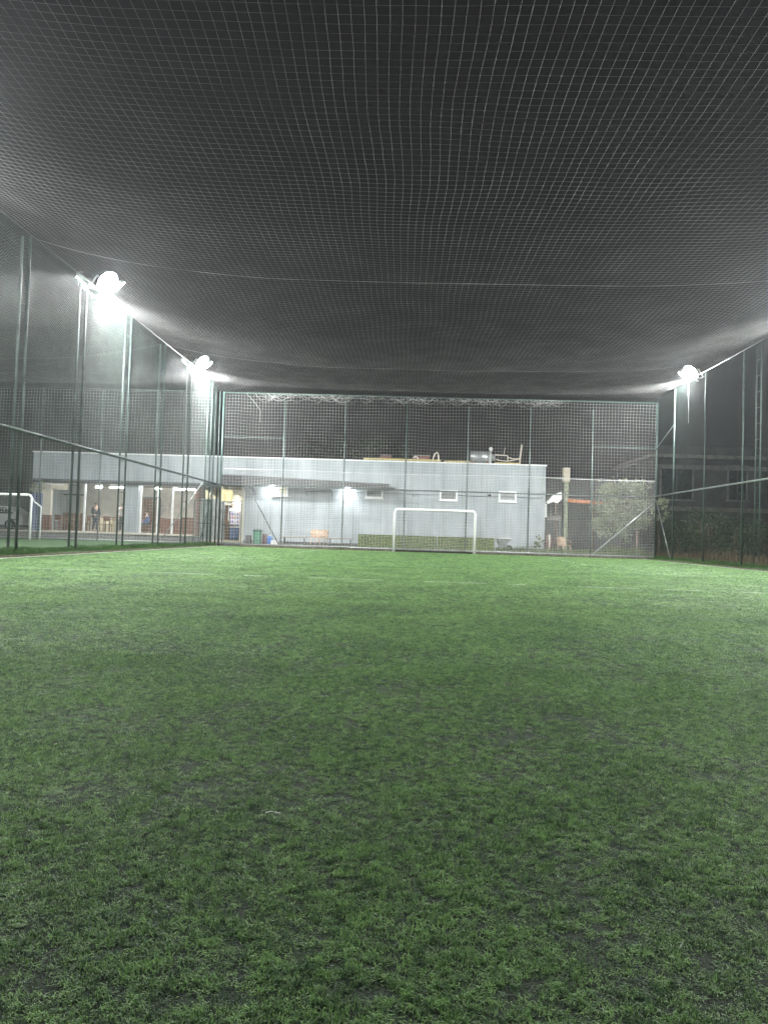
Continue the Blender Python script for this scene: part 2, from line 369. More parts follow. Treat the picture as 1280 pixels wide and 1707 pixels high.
Z = [zone(-4.2, 4.2, .6, 4.5, 5200, .85, .9, .37), zone(-7, 7, 4.5, 9, 2400, 1.3, 1.0, .36), zone(XL, XR, 9, 18, 1050, 1.8, 1.05, .34), zone(XL, XR, 18, YB - .1, 430, 2.8, 1.05, .3)]
scatter('turf_fibres', np.concatenate([a[0] for a in Z]), np.concatenate([a[1] for a in Z]), np.concatenate([a[2] for a in Z]), tufts, 'short green artificial turf fibres covering the football pitch')
bt = [tuft('bank_tuft', 14, .05, .07, .006, M['lawn'], .9) for _ in range(3)]
n = 9000; y = rng.uniform(4, 35, n); x = rng.uniform(-9.6, -9.22, n); z = .15 * np.clip((XL - x) / .4, 0, 1) ** .7
n2 = 6000; y2 = rng.uniform(14, 36, n2); x2 = rng.uniform(11.62, 12.9, n2); z2 = .12 * np.clip((x2 - XR) / .75, 0, 1) ** .7
P = np.stack([np.r_[x, x2], np.r_[y, y2], np.r_[z, z2]], 1); m_ = len(P); s_ = rng.uniform(.6, 1.3, m_) * np.clip(.4 + vnoise(P[:, 0] * 3, P[:, 1], 1.2), .4, 1.3)
scatter('bank_grass', P, np.stack([s_, s_, s_], 1), np.stack([np.zeros(m_), np.zeros(m_), rng.uniform(0, 6.28, m_)], 1), bt, 'darker rough grass on the low banks under the side fences')

# ------------------------------------------------------------------ roof net
XC = (FL + FR) / 2; XH = (FR - FL) / 2
def roofz(x, y, xc=XC, xh=XH):
    u = np.clip(np.abs((x - xc) / xh), 0, 1)
    s = .03 + .92 * np.sin(np.clip((35 - y) / 14, 0, 1) * np.pi / 2)
    top = np.where(y > 33.9, 7.85 - .27 * (y - 33.9) / 1.1, 7.85)
    cab = .10 * np.abs(np.sin(np.pi * (y - 17.2) / 10.)) * (1 - u ** 2) * (y < 34)      # hangs a little between the cross cables
    return top - s * (1 - u ** 3.6) - cab + .05 * (vnoise(x, y, .55) - .5)
def roofnet(name, xa, xb, y0, y1, xc, xh, parent, cell=.15):
    L = []
    for x in np.arange(xa, xb + .01, cell):
        y = np.arange(y0, y1 + .01, .42); y[-1] = y1; xx = x + .10 * (vnoise(np.full_like(y, x * .4), y, .5) - .5) * np.minimum(1, (y1 - y) / 2) + rng.uniform(-.006, .006, len(y))
        xx = np.clip(xx, xa, xb); L.append(np.stack([xx, y, roofz(xx, y, xc, xh)], 1))
    for y in np.arange(y0, y1 + .01, cell):
        x = np.arange(xa, xb + .01, .42); x[-1] = xb; yy = y + .08 * (vnoise(x, np.full_like(x, y), .5) - .5) + rng.uniform(-.005, .005, len(x))
        yy = np.minimum(yy, y1); L.append(np.stack([x, yy, roofz(x, yy, xc, xh)], 1))
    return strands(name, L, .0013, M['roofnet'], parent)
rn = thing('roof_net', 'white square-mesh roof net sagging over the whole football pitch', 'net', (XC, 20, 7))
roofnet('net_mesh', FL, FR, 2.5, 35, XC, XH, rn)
for yc in (17.2, 27.2, 7.0):
    x = np.linspace(FL, FR, 60); strands('cable', [np.stack([x, np.full_like(x, yc), roofz(x, np.full_like(x, yc)) - .006], 1)], .0024, M['roofnet'], rn, 6)
rn2 = thing('roof_net', 'white roof net over the neighbouring pitch, seen beyond the left poles', 'net', (-20, 20, 7))
roofnet('net_mesh', -31., -9.62, 9, 35, -20.3, 10.7, rn2, .15)
x = np.linspace(-31, -9.62, 60); strands('cable', [np.stack([x, np.full_like(x, 27.2), roofz(x, np.full_like(x, 27.2), -20.3, 10.7) - .006], 1)], .0024, M['roofnet'], rn2, 6)

# ------------------------------------------------------------------ back fences with square netting
def squarenet(name, x0, x1, z0, z1, y, r, m, parent, cell=.15, wob=.03, ymid=0.):
    L = []
    def yy(x, z): return y + ymid * (vnoise(x, z, .35) - .5)
    for x in np.arange(x0, x1 + .001, cell):
        z = np.linspace(z0, z1, max(3, int((z1 - z0) / .4))); xx = x + wob * (vnoise(np.full_like(z, x), z, .9) - .5) * 2
        L.append(np.stack([xx, yy(xx, z), z], 1))
    for z in np.arange(z0, z1 + .001, cell):
        x = np.linspace(x0, x1, int((x1 - x0) / .4) + 2); zz = np.clip(z + wob * 1.6 * (vnoise(x, np.full_like(x, z * .6), .8) - .5) * 2, z0, z1)
        L.append(np.stack([x, yy(x, zz), zz], 1))
    return strands(name, L, r, m, parent)
bf = thing('back_fence', 'tall green-posted goal-end fence hung with white square netting', 'fence', (1.4, YB, 0))
PX = [-9.1, -6.05, -3.07, -.07, 2.93, 5.92, 8.93, 12.0]
for i, x in enumerate(PX):
    e = i in (0, 7)
    MB().tube([(x, YB, .02), (x, YB, 7.6 if e else 7.18)], .05 if e else .036, 10).build('post', M['post'], bf, smooth=True)
MB().tube([(PX[0], YB, 7.56), (PX[7], YB, 7.56)], .03, 8).build('rail', M['post'], bf, smooth=True)
MB().tube([(PX[0], YB + .06, 3.0), (PX[7], YB + .06, 3.0)], .032, 8).build('rail', M['postdark'], bf, smooth=True)
MB().tube([(PX[0], YB - .02, .14), (PX[7], YB - .02, .14)], .028, 8).build('rail', M['galv'], bf, smooth=True)
for a, b in ((0, 1), (6, 7)):
    MB().tube([(PX[a], YB + .03, 5.37), (PX[b], YB + .03, 5.37)], .024, 8).build('rail', M['post'], bf, smooth=True)
MB().tube([(-7.75, YB + .09, 2.95), (-6.15, YB + .09, .15)], .03, 8).build('brace', M['postdark'], bf, smooth=True)
MB().tube([(11.9, YB + .09, 2.7), (9.05, YB + .09, .15)], .03, 8).build('brace', M['galv'], bf, smooth=True)
squarenet('upper_net', -8.95, 11.95, .2, 7.5, YB - .06, .0030, M['net'], bf, wob=.022, ymid=.12)
squarenet('lower_net', -8.0, 11.9, .12, 3.78, YB - .13, .0042, M['netlow'], bf, wob=.02, ymid=.15)
strands('net_rope', [np.stack([np.linspace(-8.95, 11.9, 40), np.full(40, YB - .13), 3.78 + .03 * np.sin(np.linspace(0, 12, 40))], 1)], .011, M['netlow'], bf, 5)
# bunched netting tied along the top rail
L = []
for i in range(150):
    x = random.uniform(-7.8, 7); l = random.uniform(.3, 1.2); d = random.uniform(.08, .4)
    t = np.linspace(0, 1, 8); L.append(np.stack([x + l * t, np.full(8, YB - .1) + rng.uniform(-.04, .04, 8), 7.52 - d * np.sin(t * np.pi) + rng.uniform(-.03, .03, 8)], 1))
strands('bunched_net', L, .003, M['net'], bf)
L = [np.array([(-7.95, YB - .12, 7.5), (-7.6, YB - .12, 7.15), (-7.25, YB - .12, 6.7), (-7.24, YB - .12, 6.1)])]
strands('loose_cord', L, .006, M['netlow'], bf, 5)

nf = thing('back_fence', 'tall netted fence behind the neighbouring pitch, left of the corner pole', 'fence', (-15, YB, 0))
for i, x in enumerate([-12.1, -15.1, -18.1, -21.1, -24.1]):
    MB().tube([(x, YB, .05), (x, YB, 7.6)], .036, 8).build('post', M['postdark'], nf, smooth=True)
MB().tube([(-25, YB, 7.58), (-9.6, YB, 7.58)], .022, 8).build('rail', M['postdark'], nf, smooth=True)
MB().tube([(-25, YB, .13), (-10.5, YB, .13)], .025, 8).build('rail', M['galv'], nf, smooth=True)
MB().tube([(-10.0, YB + .05, 3.1), (-12.0, YB + .05, .15)], .026, 8).build('brace', M['galv'], nf, smooth=True)
squarenet('net_mesh', -25, -9.7, .15, 7.5, YB - .05, .0030, M['net'], nf, wob=.02, ymid=.1)
squarenet('lower_net', -25, -20.6, .15, 3.78, YB - .12, .0045, M['netlow'], nf, wob=.02)

# ------------------------------------------------------------------ side fences: truss poles, rails, chain link
def chainlink(name, x, y0, y1, z0, z1, r, m, parent, cell=.078):
    L = []; H = z1 - z0
    for sgn in (1, -1):
        s = y0 - H
        while s < y1 + H:
            # line y = s + sgn*(z-z0)
            za, zb = z0, z1
            if sgn > 0: za = max(z0, z0 + (y0 - s)); zb = min(z1, z0 + (y1 - s))
            else: zb = min(z1, z0 + (s - y0)); za = max(z0, z0 + (s - y1))
            if zb - za > .05:
                zz = np.linspace(za, zb, 4); bow = .03 * vnoise(s + sgn * (zz - z0), zz, .4)
                L.append(np.stack([x + bow, s + sgn * (zz - z0), zz], 1))
            s += cell
    return strands(name, L, r, m, parent)
def truss(x, y, zb, zt, parent, side=-1, d=.2, m='post'):
    a = MB().tube([(x, y, zb), (x, y, zt)], .034, 8).build('pole', M[m], parent, smooth=True)
    b = MB().tube([(x + side * d, y, zb), (x + side * d, y, zt)], .034, 8)
    b.build('pole', M[m], parent, smooth=True)
    z = .9
    while z < zt: MB().tube([(x, y, z), (x + side * d, y, z)], .012, 6).build('rung', M[m], parent, smooth=True); z += 1.05
lf = thing('side_fence', 'left chain-link fence with paired poles between the two pitches', 'fence', (FL, 20, .15))
for y in (10.4, 13.8, 17.2, 20.35, 23.75, 27.2, 30.6, 34.0): truss(FL, y, .1, 7.86, lf, m='postdark' if y < 27 else 'post')
for z, r, m in ((3.05, .042, 'postdark'), (7.86, .011, 'postdark')):
    MB().tube([(FL + .05, 8, z), (FL + .05, 35, z)], r, 8).build('rail', M[m], lf, smooth=True)
chainlink('chain_link', FL + .0, 9, 34.9, .14, 7.84, .0021, M['wire'], lf)
MB().tube([(FL - .02, 34.9, 3.0), (FL - .02, 32.9, .15)], .028, 8).build('brace', M['postdark'], lf, smooth=True)
for dx in (0, -.22): MB().tube([(FL + .12 + dx, 35.0, .1), (FL + .12 + dx, 35.0, 7.6)], .036, 8).build('pole', M['postdark'], lf, smooth=True)
rf = thing('side_fence', 'right chain-link fence of single poles before the dark house', 'fence', (FR, 24, .1))
for y in (16.2, 19.5, 22.8, 26.1, 29.4, 32.75): MB().tube([(FR, y, .05), (FR, y, 7.8)], .036, 8).build('pole', M['post'], rf, smooth=True)
for z, r in ((3.05, .034), (7.82, .011)): MB().tube([(FR - .04, 12, z), (FR - .04, 35, z)], r, 8).build('rail', M['galv'] if z < 4 else M['postdark'], rf, smooth=True)
MB().tube([(FR, 35, 5.4), (FR, 32.75, 6.2)], .022, 8).build('brace', M['galv'], rf, smooth=True)
MB().tube([(FR, 35, 2.9), (FR, 33.0, .12)], .028, 8).build('brace', M['galv'], rf, smooth=True)
chainlink('chain_link', FR + .03, 15, 35, .1, 7.8, .0014, M['wiredark'], rf)
lm = thing('ladder_mast', 'slim ladder-like mast standing just outside the right fence', 'mast', (12.6, 26.1, .05))
for dy in (0, .35): MB().tube([(12.62, 26.1 + dy, .05), (12.62, 26.1 + dy, 8.0)], .026, 8).build('pole', M['post'], lm, smooth=True)
for i in range(13): MB().tube([(12.62, 26.1, .6 + i * .58), (12.62, 26.45, .6 + i * .58)], .011, 6).build('rung', M['post'], lm, smooth=True)

# ------------------------------------------------------------------ floodlights
def flood_heads(t, x, y, z, yaw, sides):
    for j, (dyaw, dy) in enumerate(sides):
        a = yaw + dyaw
        hd = MB().tube([(0, -.12, 0), (0, -.09, 0), (0, -.03, 0), (0, 0, 0)], [.22, .31, .345, .35], 28)
        for q in range(7): hd.box(-.15 + q * .05 - .006, -.15 + q * .05 + .006, -.18, -.121, -.13, .13)
        ln = MB().tube([(0, .003, 0), (0, .022, 0), (0, .034, 0)], [.325, .32, .25], 28)
        yk = MB().box(-.39, -.365, -.09, .05, -.03, .03).box(.365, .39, -.09, .05, -.03, .03).box(-.39, .39, -.13, -.10, -.44, -.40).box(-.39, -.365, -.12, -.07, -.42, .0).box(.365, .39, -.12, -.07, -.42, .0)
        mt = Matrix.Rotation(a, 4, 'Z') @ Matrix.Rotation(R(-42), 4, 'X')
        for mbb, nm, mm in ((hd, 'housing', 'darkmetal'), (ln, 'lens', 'lens'), (yk, 'bracket', 'galv')):
            v = [mt @ Vector(p) + Vector((0, dy, z - t.location.z)) for p in mbb.v]
            link_mesh(nm, v, mbb.f, M[mm], t)
    MB().tube([(0, -.5, -.3), (0, .5, -.3)], .03, 8).tube([(0, 0, -.42), (0, 0, -.3)], .03, 8).tube([(0, 0, -.4), ((FL if x < 0 else FR) - x, 0, -.4)], .03, 8).build('mounting_bar', M['post'], t, world=False, smooth=True)
for x, y, z, yaw, lab, two in (
        (-9.28, 21.75, 8.25, -90, 'larger glaring floodlight on the left fence top, nearer of the left pair', 1),
        (-9.28, 32.0, 8.25, -90, 'glaring floodlight on the left fence top near the far corner', 1),
        (12.0, 31.3, 8.15, 90, 'glaring floodlight on the right fence top near the far corner', 0)):
    t = thing('floodlight', lab, 'floodlight', (x, y, z), 'floodlights along the fence tops')
    s = [(R(-15), -.30), (R(45), .30)]
    if not two: s = [(R(15), -.30), (R(-55), .30)]
    flood_heads(t, x, y, z, R(yaw), s)
for x, y, yaw, lab in ((-9.3, 11.5, -90, 'floodlight on the left fence top just outside the frame'), (12.0, 21.0, 90, 'floodlight on the right fence top just outside the frame'),
                       (12.0, 10.8, 90, 'nearest floodlight on the right fence top outside the frame')):
    t = thing('floodlight', lab, 'floodlight', (x, y, 8.2), 'floodlights along the fence tops'); flood_heads(t, x, y, 8.2, R(yaw), [(-.3, -.40), (.3, .40)] if y < 12 else [(-.2, -.40), (.2, .40)])
for y in (11.5, 21.75, 32.0):      # heads on the same rail turned to the neighbouring pitch
    t = thing('floodlight', 'floodlight turned towards the neighbouring pitch, ' + ('nearest one' if y < 15 else 'middle one' if y < 25 else 'farthest one') + ' on the left fence', 'floodlight', (-9.9, y, 8.25), 'floodlights facing the neighbouring pitch')
    flood_heads(t, -9.9, y, 8.25, R(90), [(R(-25), -.36)])
MB().tube([(12.0, 31.2, 7.75), (12.0, 31.2, 7.2), (12.02, 31.2, 6.6), (12.02, 31.2, 6.0)], .012, 6).build('loose_cable', M['netlow'], rf, smooth=True)

# ------------------------------------------------------------------ goals
def goal(x0, x1, y, z0, zt, depth, lab, r=.055, rear=False):
    t = thing('goal', lab, 'goal', ((x0 + x1) / 2, y, z0)); c = .14
    pts = [(x0, y, z0), (x0, y, zt - c), (x0 + .04, y, zt - .04), (x0 + c, y, zt)]
    MB().tube(pts, r, 12).build('post', M['white'], t, smooth=True)
    MB().tube([(x1, y, z0), (x1, y, zt - c), (x1 - .04, y, zt - .04), (x1 - c, y, zt)], r, 12).build('post', M['white'], t, smooth=True)
    MB().tube([(x0 + c - .02, y, zt), (x1 - c + .02, y, zt)], r, 12).build('crossbar', M['white'], t, smooth=True)
    if rear:
        for x in (x0, x1): MB().tube([(x, y, zt - .05), (x, y + depth * .3, zt - .3), (x, y + depth, zt - .5), (x, y + depth, z0)], .035, 8).build('rear_frame', M['white'], t, smooth=True)
    L = []
    for x in np.arange(x0, x1 + .01, .14):
        s = np.linspace(0, 1, 9); L.append(np.stack([np.full(9, x), y + .05 + depth * np.sin(s * np.pi / 2), zt - (zt - z0 - .05) * s], 1))
    for s in np.linspace(0, 1, 14):
        x = np.linspace(x0, x1, 30); L.append(np.stack([x, np.full(30, y + .05 + depth * math.sin(s * math.pi / 2)), zt - (zt - z0 - .05) * s - .02 * np.abs(np.sin((x - x0) * 5))], 1))
    strands('goal_net', L, .0022, M['net'], t)
    return t
g = goal(-.53, 3.33, 34.62, 0, 2.05, .22, 'white rounded-corner goal standing before the back net', .058)
MB().tube([(-.45, 34.78, .05), (3.25, 34.78, .05)], .03, 6).build('net_weight', M['rubber'], g, smooth=True)
goal(-20.9, -17.0, 32.2, .09, 2.12, .9, 'white goal on the neighbouring pitch, half cut by the left edge', .06, True)

# ------------------------------------------------------------------ clubhouse
YW = 41.0
XA = at(55, 800, YW).x; XE = at(908, 850, YW).x; ZR = 4.97
XD0 = at(366, 850, YW).x; XD1 = at(405, 850, YW).x; XC1 = at(322, 850, YW).x
cb = thing('clubhouse', 'long low pale grey panel-clad clubhouse behind the back net', 'building', ((XA + XE) / 2, YW, .1))
wall = MB().box(XD1, XE, YW, YW + .2, .12, ZR)                                    # right wall
wall.box(XA, XD1, YW, YW + .2, 3.42, ZR)                                          # band over the open part
wall.box(XE - .2, XE, YW + .2, YW + 9, .12, ZR)
wall.box(XA, XA + .2, YW + .2, YW + 9, .4, ZR)
wall.build('wall', M['wall'], cb)
MB().box(XA - .05, XE + .05, YW - .06, YW + 9.1, ZR, ZR + .07).build('roof_edge', M['white'], cb)
MB().box(XA, XD1, YW - .10, YW - .003, 3.22, 3.44).build('beam', M['darkmetal'], cb)
MB().box(XA + .2, XD1, YW + .2, YW + 6, 3.43, 3.5).build('ceiling', M['white2'], cb)
MB().box(XA + .2, XC1 + .2, YW + 5.8, YW + 6, .4, 3.43).build('rear_wall', M['white2'], cb)
MB().box(XC1, XC1 + .15, YW + .3, YW + 5.8, .4, 3.43).build('side_wall', M['brick'], cb)
MB().box(XA - .1, XC1 + .1, YW - .35, YW + 5.8, .402, .47).build('floor_slab', M['white2'], cb)
MB().box(XD0 - 1.2, XD1, YW + 2.4, YW + 2.5, .12, 3.4).build('rear_wall', M['cream'], cb)
MB().box(XD1 - .12, XD1 + .06, YW - .16, YW + .6, .12, 3.02).build('door_jamb', M['cream'], cb)
MB().box(XD0, XD1, YW - .12, YW + .1, 2.85, 3.28).build('lintel', M['cream'], cb)
x = at(214, 850, YW).x, at(230, 850, YW).x
MB().box(at(206, 850, YW).x, at(229, 850, YW).x, YW + .1, YW + .5, .47, 3.42).build('pier', M['wall'], cb)
for a, wd in ((140, .10), (287, .10), (234, .08), (262, .07)):
    X = at(a, 850, YW).x; MB().box(X - wd / 2, X + wd / 2, YW + .05, YW + .15, .47, 3.30).build('column', M['white'], cb)
MB().box(at(68, 850, YW).x, at(84, 850, YW).x, YW + .05, YW + .25, 1.35, 3.42).build('end_pier', M['white2'], cb)
MB().box(at(70, 850, YW).x, at(84, 850, YW).x, YW + .05, YW + .25, .47, 1.35).build('end_pier', M['redwood'], cb)
MB().box(at(85, 800, YW).x, at(112, 800, YW).x, YW + .1, YW + .2, 2.85, 3.3).build('sign_band', M['cream'], cb)
X0 = at(62, 800, YW).x; MB().tube([(X0, YW - .3, 3.15), (at(112, 800, YW).x, YW - .3, 3.1)], .035, 8).build('awning_bar', M['white'], cb, smooth=True)
# low dark-red timber rail wall inside the right half
MB().box(at(262, 870, YW + 1).x, at(321, 870, YW + 1).x, YW + 1.0, YW + 1.08, .47, 1.35).build('timber_screen', M['redwood'], cb)
MB().box(at(300, 870, YW).x, at(321, 870, YW).x, YW + .3, YW + .4, .47, 1.45).build('timber_screen', M['redwood'], cb)
# grey sheet wall between cafe and doorway
k = MB()
xx = XC1 + .3
while xx < XD0 - .02: k.box(xx, xx + .13, YW + .5, YW + .53, .12, 2.6).box(xx + .13, xx + .2, YW + .52, YW + .55, .12, 2.6); xx += .2
k.build('corrugated_panel', M['tank'], cb)
MB().box(XD0 - .1, XD0 + .52, YW + .9, YW + .96, .15, 2.25).build('door', M['brownwood'], cb)
MB().box(XD0 + .3, XD0 + .36, YW + .86, YW + .897, 1.35, 2.2).build('door_pull', M['white'], cb)
MB().box(XD0 - .9, XD1 + .1, YW - .6, YW + 2.4, .122, .2).build('doorstep', M['cream'], cb)
# small high windows
for i, (a, b, c, d) in enumerate(((455, 480, 808, 827), (609, 638, 814, 831), (733, 762, 817, 835), (831, 860, 819, 837))):
    p = at(a, c, YW); q = at(b, d, YW); x0, x1 = p.x, q.x; z1 = (p.z + at(b, c, YW).z) / 2; z0 = q.z; fr = .09
    f = MB().box(x0, x1, YW - .05, YW - .003, z1 - fr, z1).box(x0, x1, YW - .05, YW - .003, z0, z0 + fr).box(x0, x0 + fr, YW - .049, YW - .003, z0 + fr, z1 - fr).box(x1 - fr, x1, YW - .049, YW - .003, z0 + fr, z1 - fr)
    f.box(x0 - .04, x1 + .04, YW - .09, YW - .052, z0 - .05, z0 + .0)
    fo = f.build('window', M['white'], cb)
    pn = MB(); nn = 5
    for q_ in range(nn):
        zz = z0 + fr + (z1 - z0 - 2 * fr) * q_ / nn; pn.box(x0 + fr, x1 - fr, YW - .03, YW - .012, zz + .012, zz + (z1 - z0 - 2 * fr) / nn - .012, rx=R(-14))
    pn.build('pane', M['amber'] if i == 0 else M['tank'], fo)
    MB().box(x0 + fr, x1 - fr, YW - .008, YW - .003, z0 + fr, z1 - fr).build('reveal', M['darkmetal'], fo)
# lean-to canopy along the wall, tapering to the right
xa, xb = at(367, 800, 39.7).x, at(648, 810, 39.7).x
c = MB().prism([(xa, 3.36), (xb, 3.38), (xb, 3.56), (xa, 3.86)], 39.7, 39.75)
c.box(xa, xb, 39.75, YW, 3.36, 3.40).build('canopy', M['darkmetal'], cb)
MB().add([(xa, 39.69, 3.87), (xb, 39.69, 3.565), (xb, YW, 3.7), (xa, YW, 4.0)], [(0, 1, 2, 3)]).build('canopy_sheet', M['plinth'], cb)
k = MB()
for i in range(7): X = xa + .3 + i * (xb - xa - .6) / 6; k.tube([(X, 39.78, 3.34), (X, YW, 2.9)], .018, 6)
k.build('canopy_bracket', M['darkmetal'], cb)
p = at(648, 814, YW - .07); q = at(688, 819, YW - .07)
MB().tube([(p.x, YW - .07, p.z), (q.x - .15, YW - .07, q.z + .02), (q.x, YW - .07, q.z - .12), (q.x + .02, YW - .07, q.z - .35)], .035, 8).build('pipe', M['galv'], cb, smooth=True)
p = at(815, 826, YW); v_ = MB().tube([(p.x, YW - .16, p.z), (p.x, YW - .004, p.z)], .085, 14); v_.build('vent', M['black'], cb, smooth=True)
for px_ in (504, 632, 690, 808, 820):  # thin upright strips, mostly standing in for fence-pole shadows on the wall
    X = at(px_, 850, YW).x; MB().box(X - .012, X + .012, YW - .006, YW - .001, .13, ZR - .01).build('shadow_strip', M['galv'], cb)
cx0, cx1 = at(455, 804, YW).x, at(905, 822, YW).x
MB().tube([(cx0 + (cx1 - cx0) * i / 24, YW - .03, 3.16 + .02 * math.sin(i * 1.3)) for i in range(25)], .012, 5).build('cable', M['black'], cb, smooth=True)
MB().box(XD1 + .07, XE, YW - .08, YW - .003, .12, .26).build('wall_base', M['plinth'], cb)

def lamp(name, lab, x, y, z, ln, m, group):
    t = thing(name, lab, 'lamp', (x, y, z), group)
    MB().box(-ln / 2, ln / 2, -.05, .05, .031, .07).build('housing', M['white'], t, world=False)
    MB().tube([(-ln / 2 + .02, 0, 0), (ln / 2 - .02, 0, 0)], .045, 10).build('tube', M[m], t, world=False, smooth=True)
for a, b, lab in ((166, 803, 'short white tube lamp above the dark-clothed standing person'), (190, 799, 'lit white tube lamp left of the wide grey pier'), (201, 804, 'lit white tube lamp touching the wide grey pier'),
                  (264, 806, 'lit white lamp above the thin café columns'), (300, 807, 'long glaring tube lamp over the timber screen, left half'), (320, 807, 'long glaring tube lamp over the timber screen, right half')):
    p = at(a, b, YW + 1.2); lamp('tube_lamp', lab, p.x, YW + 1.2, min(p.z, 3.12), .62 if a > 280 else .4, 'tube', 'lit tube lamps under the café ceiling')
for a, b, lab in ((453, 807, 'glaring lamp under the canopy beside the first small window'), (580, 818, 'brightest glaring lamp under the canopy, right of centre')):
    p = at(a, b, YW - .25); lamp('wall_lamp', lab, p.x, YW - .28, min(p.z, 3.25), .3, 'bulb', 'lit lamps under the canopy')
p = at(391, 839, YW + .6)
lamp('door_lamp', 'white lit strip lamp over the drinks fridge', p.x, YW + 1.4, 2.45, .5, 'tube', None)

# gates
def gate(x0, x1, y, z0, z1, lab, bars, full):
    t = thing('gate', lab, 'gate', ((x0 + x1) / 2, y, z0))
    k = MB()
    for X in (x0, x1): k.box(X - .025, X + .025, y - .025, y + .025, z0, z1)
    for Z_ in (z0 + .03, (z0 + z1) / 2 - .1, z1 - .03): k.box(x0 + .025, x1 - .025, y - .02, y + .02, Z_ - .022, Z_ + .022)
    k.build('frame', M['postdark'], t)
    k = MB(); n = bars
    for i in range(1, n): X = x0 + (x1 - x0) * i / n; k.box(X - .009, X + .009, y - .009, y + .009, z0 + .05, z1 - .05 if full else (z0 + z1) / 2 - .12)
    k.build('bars', M['postdark'], t)
    MB().box(x1 - .12, x1 - .03, y - .05, y - .02, 1.0, 1.06).build('latch', M['galv'], t)
gate(-8.93, -8.02, YB, .1, 2.2, 'narrow dark barred gate before the lit doorway', 10, False)
gate(-10.35, -9.55, YB + .02, .12, 2.25, 'dark barred gate on the neighbouring pitch, left of the corner poles', 9, True)

# drinks fridge
p0 = at(384, 895, YW + .7); p1 = at(401, 845, YW + .7)
fx = (p0.x + p1.x) / 2
t = thing('drinks_fridge', 'glass-doored drinks fridge with lit shelves in the doorway', 'fridge', (fx, YW + .75, .2))
MB().box(fx - .31, fx + .31, YW + .55, YW + 1.05, .2, 2.1).build('cabinet', M['black'], t)
MB().box(fx - .29, fx + .29, YW + .52, YW + .548, 1.9, 2.08).build('light_box', emat('fridge_sign', (1, 1, 1), 1.6), t)
MB().box(fx - .27, fx + .27, YW + .535, YW + .548, .95, 1.86).build('shelves_back', emat('fridge_inside', (.75, .75, .95), .45), t)
MB().box(fx - .27, fx + .27, YW + .535, YW + .548, .32, .93).build('lower_panel', mat('fridge_blue', (.13, .2, .45), .4), t)
k = MB()
for i in range(4): k.box(fx - .27, fx + .27, YW + .50, YW + .534, 1.0 + i * .22, 1.015 + i * .22)
k.build('shelf', M['galv'], t)
bot = [mat('bottle_' + n_, c_, .3) for n_, c_ in (('red', (.4, .05, .05)), ('amber', (.5, .35, .1)), ('violet', (.3, .15, .4)), ('pale', (.7, .7, .7)))]
for i in range(4):
    for j in range(5): MB().lathe([(.035, 0), (.035, .1), (.014, .14), (.014, .17)], (fx - .2 + j * .1, YW + .51 - .02, 1.016 + i * .22 if i < 3 else 1.676), 8).build('bottle', bot[(i * 2 + j // 2) % 4], t, smooth=True)
# papers / cloths by the door
p = at(369, 816, YB + 1); q = at(388, 836, YB + 1)
pt = MB()
for i in range(6):
    x0 = p.x + (q.x - p.x) * i / 6; x1 = p.x + (q.x - p.x) * (i + 1) / 6; a = YB + 4 + .03 * math.sin(i * 1.7); b = YB + 4 + .03 * math.sin((i + 1) * 1.7); s = 39 / 36
    pt.add([(x0 * s, a, .8 + (q.z - .8) * s), (x1 * s, b, .8 + (q.z - .8) * s), (x1 * s, b, .8 + (p.z - .8) * s), (x0 * s, a, .8 + (p.z - .8) * s)], [(0, 1, 2, 3)])
po = pt.build('poster', M['paper']); po.modifiers.new('thick', 'SOLIDIFY').thickness = .006
tag(po, 'yellow and white printed sheet hanging above the brown door', 'poster')
p = at(343, 816, 38); q = at(359, 832, 38)
po = MB().add([(p.x, 38, p.z), (q.x, 38.03, q.z + .16), (q.x, 38, q.z), (p.x, 38.02, q.z)], [(0, 1, 2, 3)]).build('cloth', M['amber']); po.modifiers.new('thick', 'SOLIDIFY').thickness = .01
tag(po, 'cream slanted cloth hanging left of the corner poles', 'cloth')
p = at(52, 822, 39); q = at(69, 893, 39)
k = MB(); n = 10
for i in range(n):
    x0 = p.x + (q.x - p.x) * i / n; x1 = p.x + (q.x - p.x) * (i + 1) / n; a = 39 + .05 * math.sin(i * 1.9); b = 39 + .05 * math.sin((i + 1) * 1.9)
    k.add([(x0, a, .46), (x1, b, .46), (x1, b, p.z), (x0, a, p.z)], [(0, 1, 2, 3)])
po = k.build('tarpaulin', M['bluecloth']); po.modifiers.new('thick', 'SOLIDIFY').thickness = .012
tag(po, 'faded blue tarpaulin hanging at the left end of the clubhouse', 'tarpaulin')

# ------------------------------------------------------------------ cafe furniture and people
def table(x, y, z, lab, m='bench'):
    t = thing('cafe_table', lab, 'table', (x, y, z), 'café tables')
    MB().box(-.45, .45, -.35, .35, .70, .74, bev=.008).build('tabletop', M[m], t, world=False)
    for i in (-1, 1):
        for j in (-1, 1): MB().box(i * .4 - .02, i * .4 + .02, j * .3 - .02, j * .3 + .02, 0, .70).build('leg', M['darkmetal'], t, world=False)
    return t
def chair(x, y, z, rz, lab, m='redwood', group='café chairs'):
    t = thing('cafe_chair', lab, 'chair', (x, y, z), group); t.rotation_euler = (0, 0, rz)
    MB().box(-.21, .21, -.21, .21, .43, .47, bev=.008).build('seat', M[m], t, world=False)
    b = MB().box(-.21, .21, .19, .215, .62, .92, bev=.006)
    for i in (-1, 1): b.box(i * .19 - .018, i * .19 + .018, .185, .22, .47, .62)
    b.build('backrest', M[m], t, world=False)
    for i in (-1, 1):
        for j in (-1, 1): MB().box(i * .18 - .018, i * .18 + .018, j * .18 - .018, j * .18 + .018, 0, .43).build('leg', M[m], t, world=False)
    return t
fz = .47
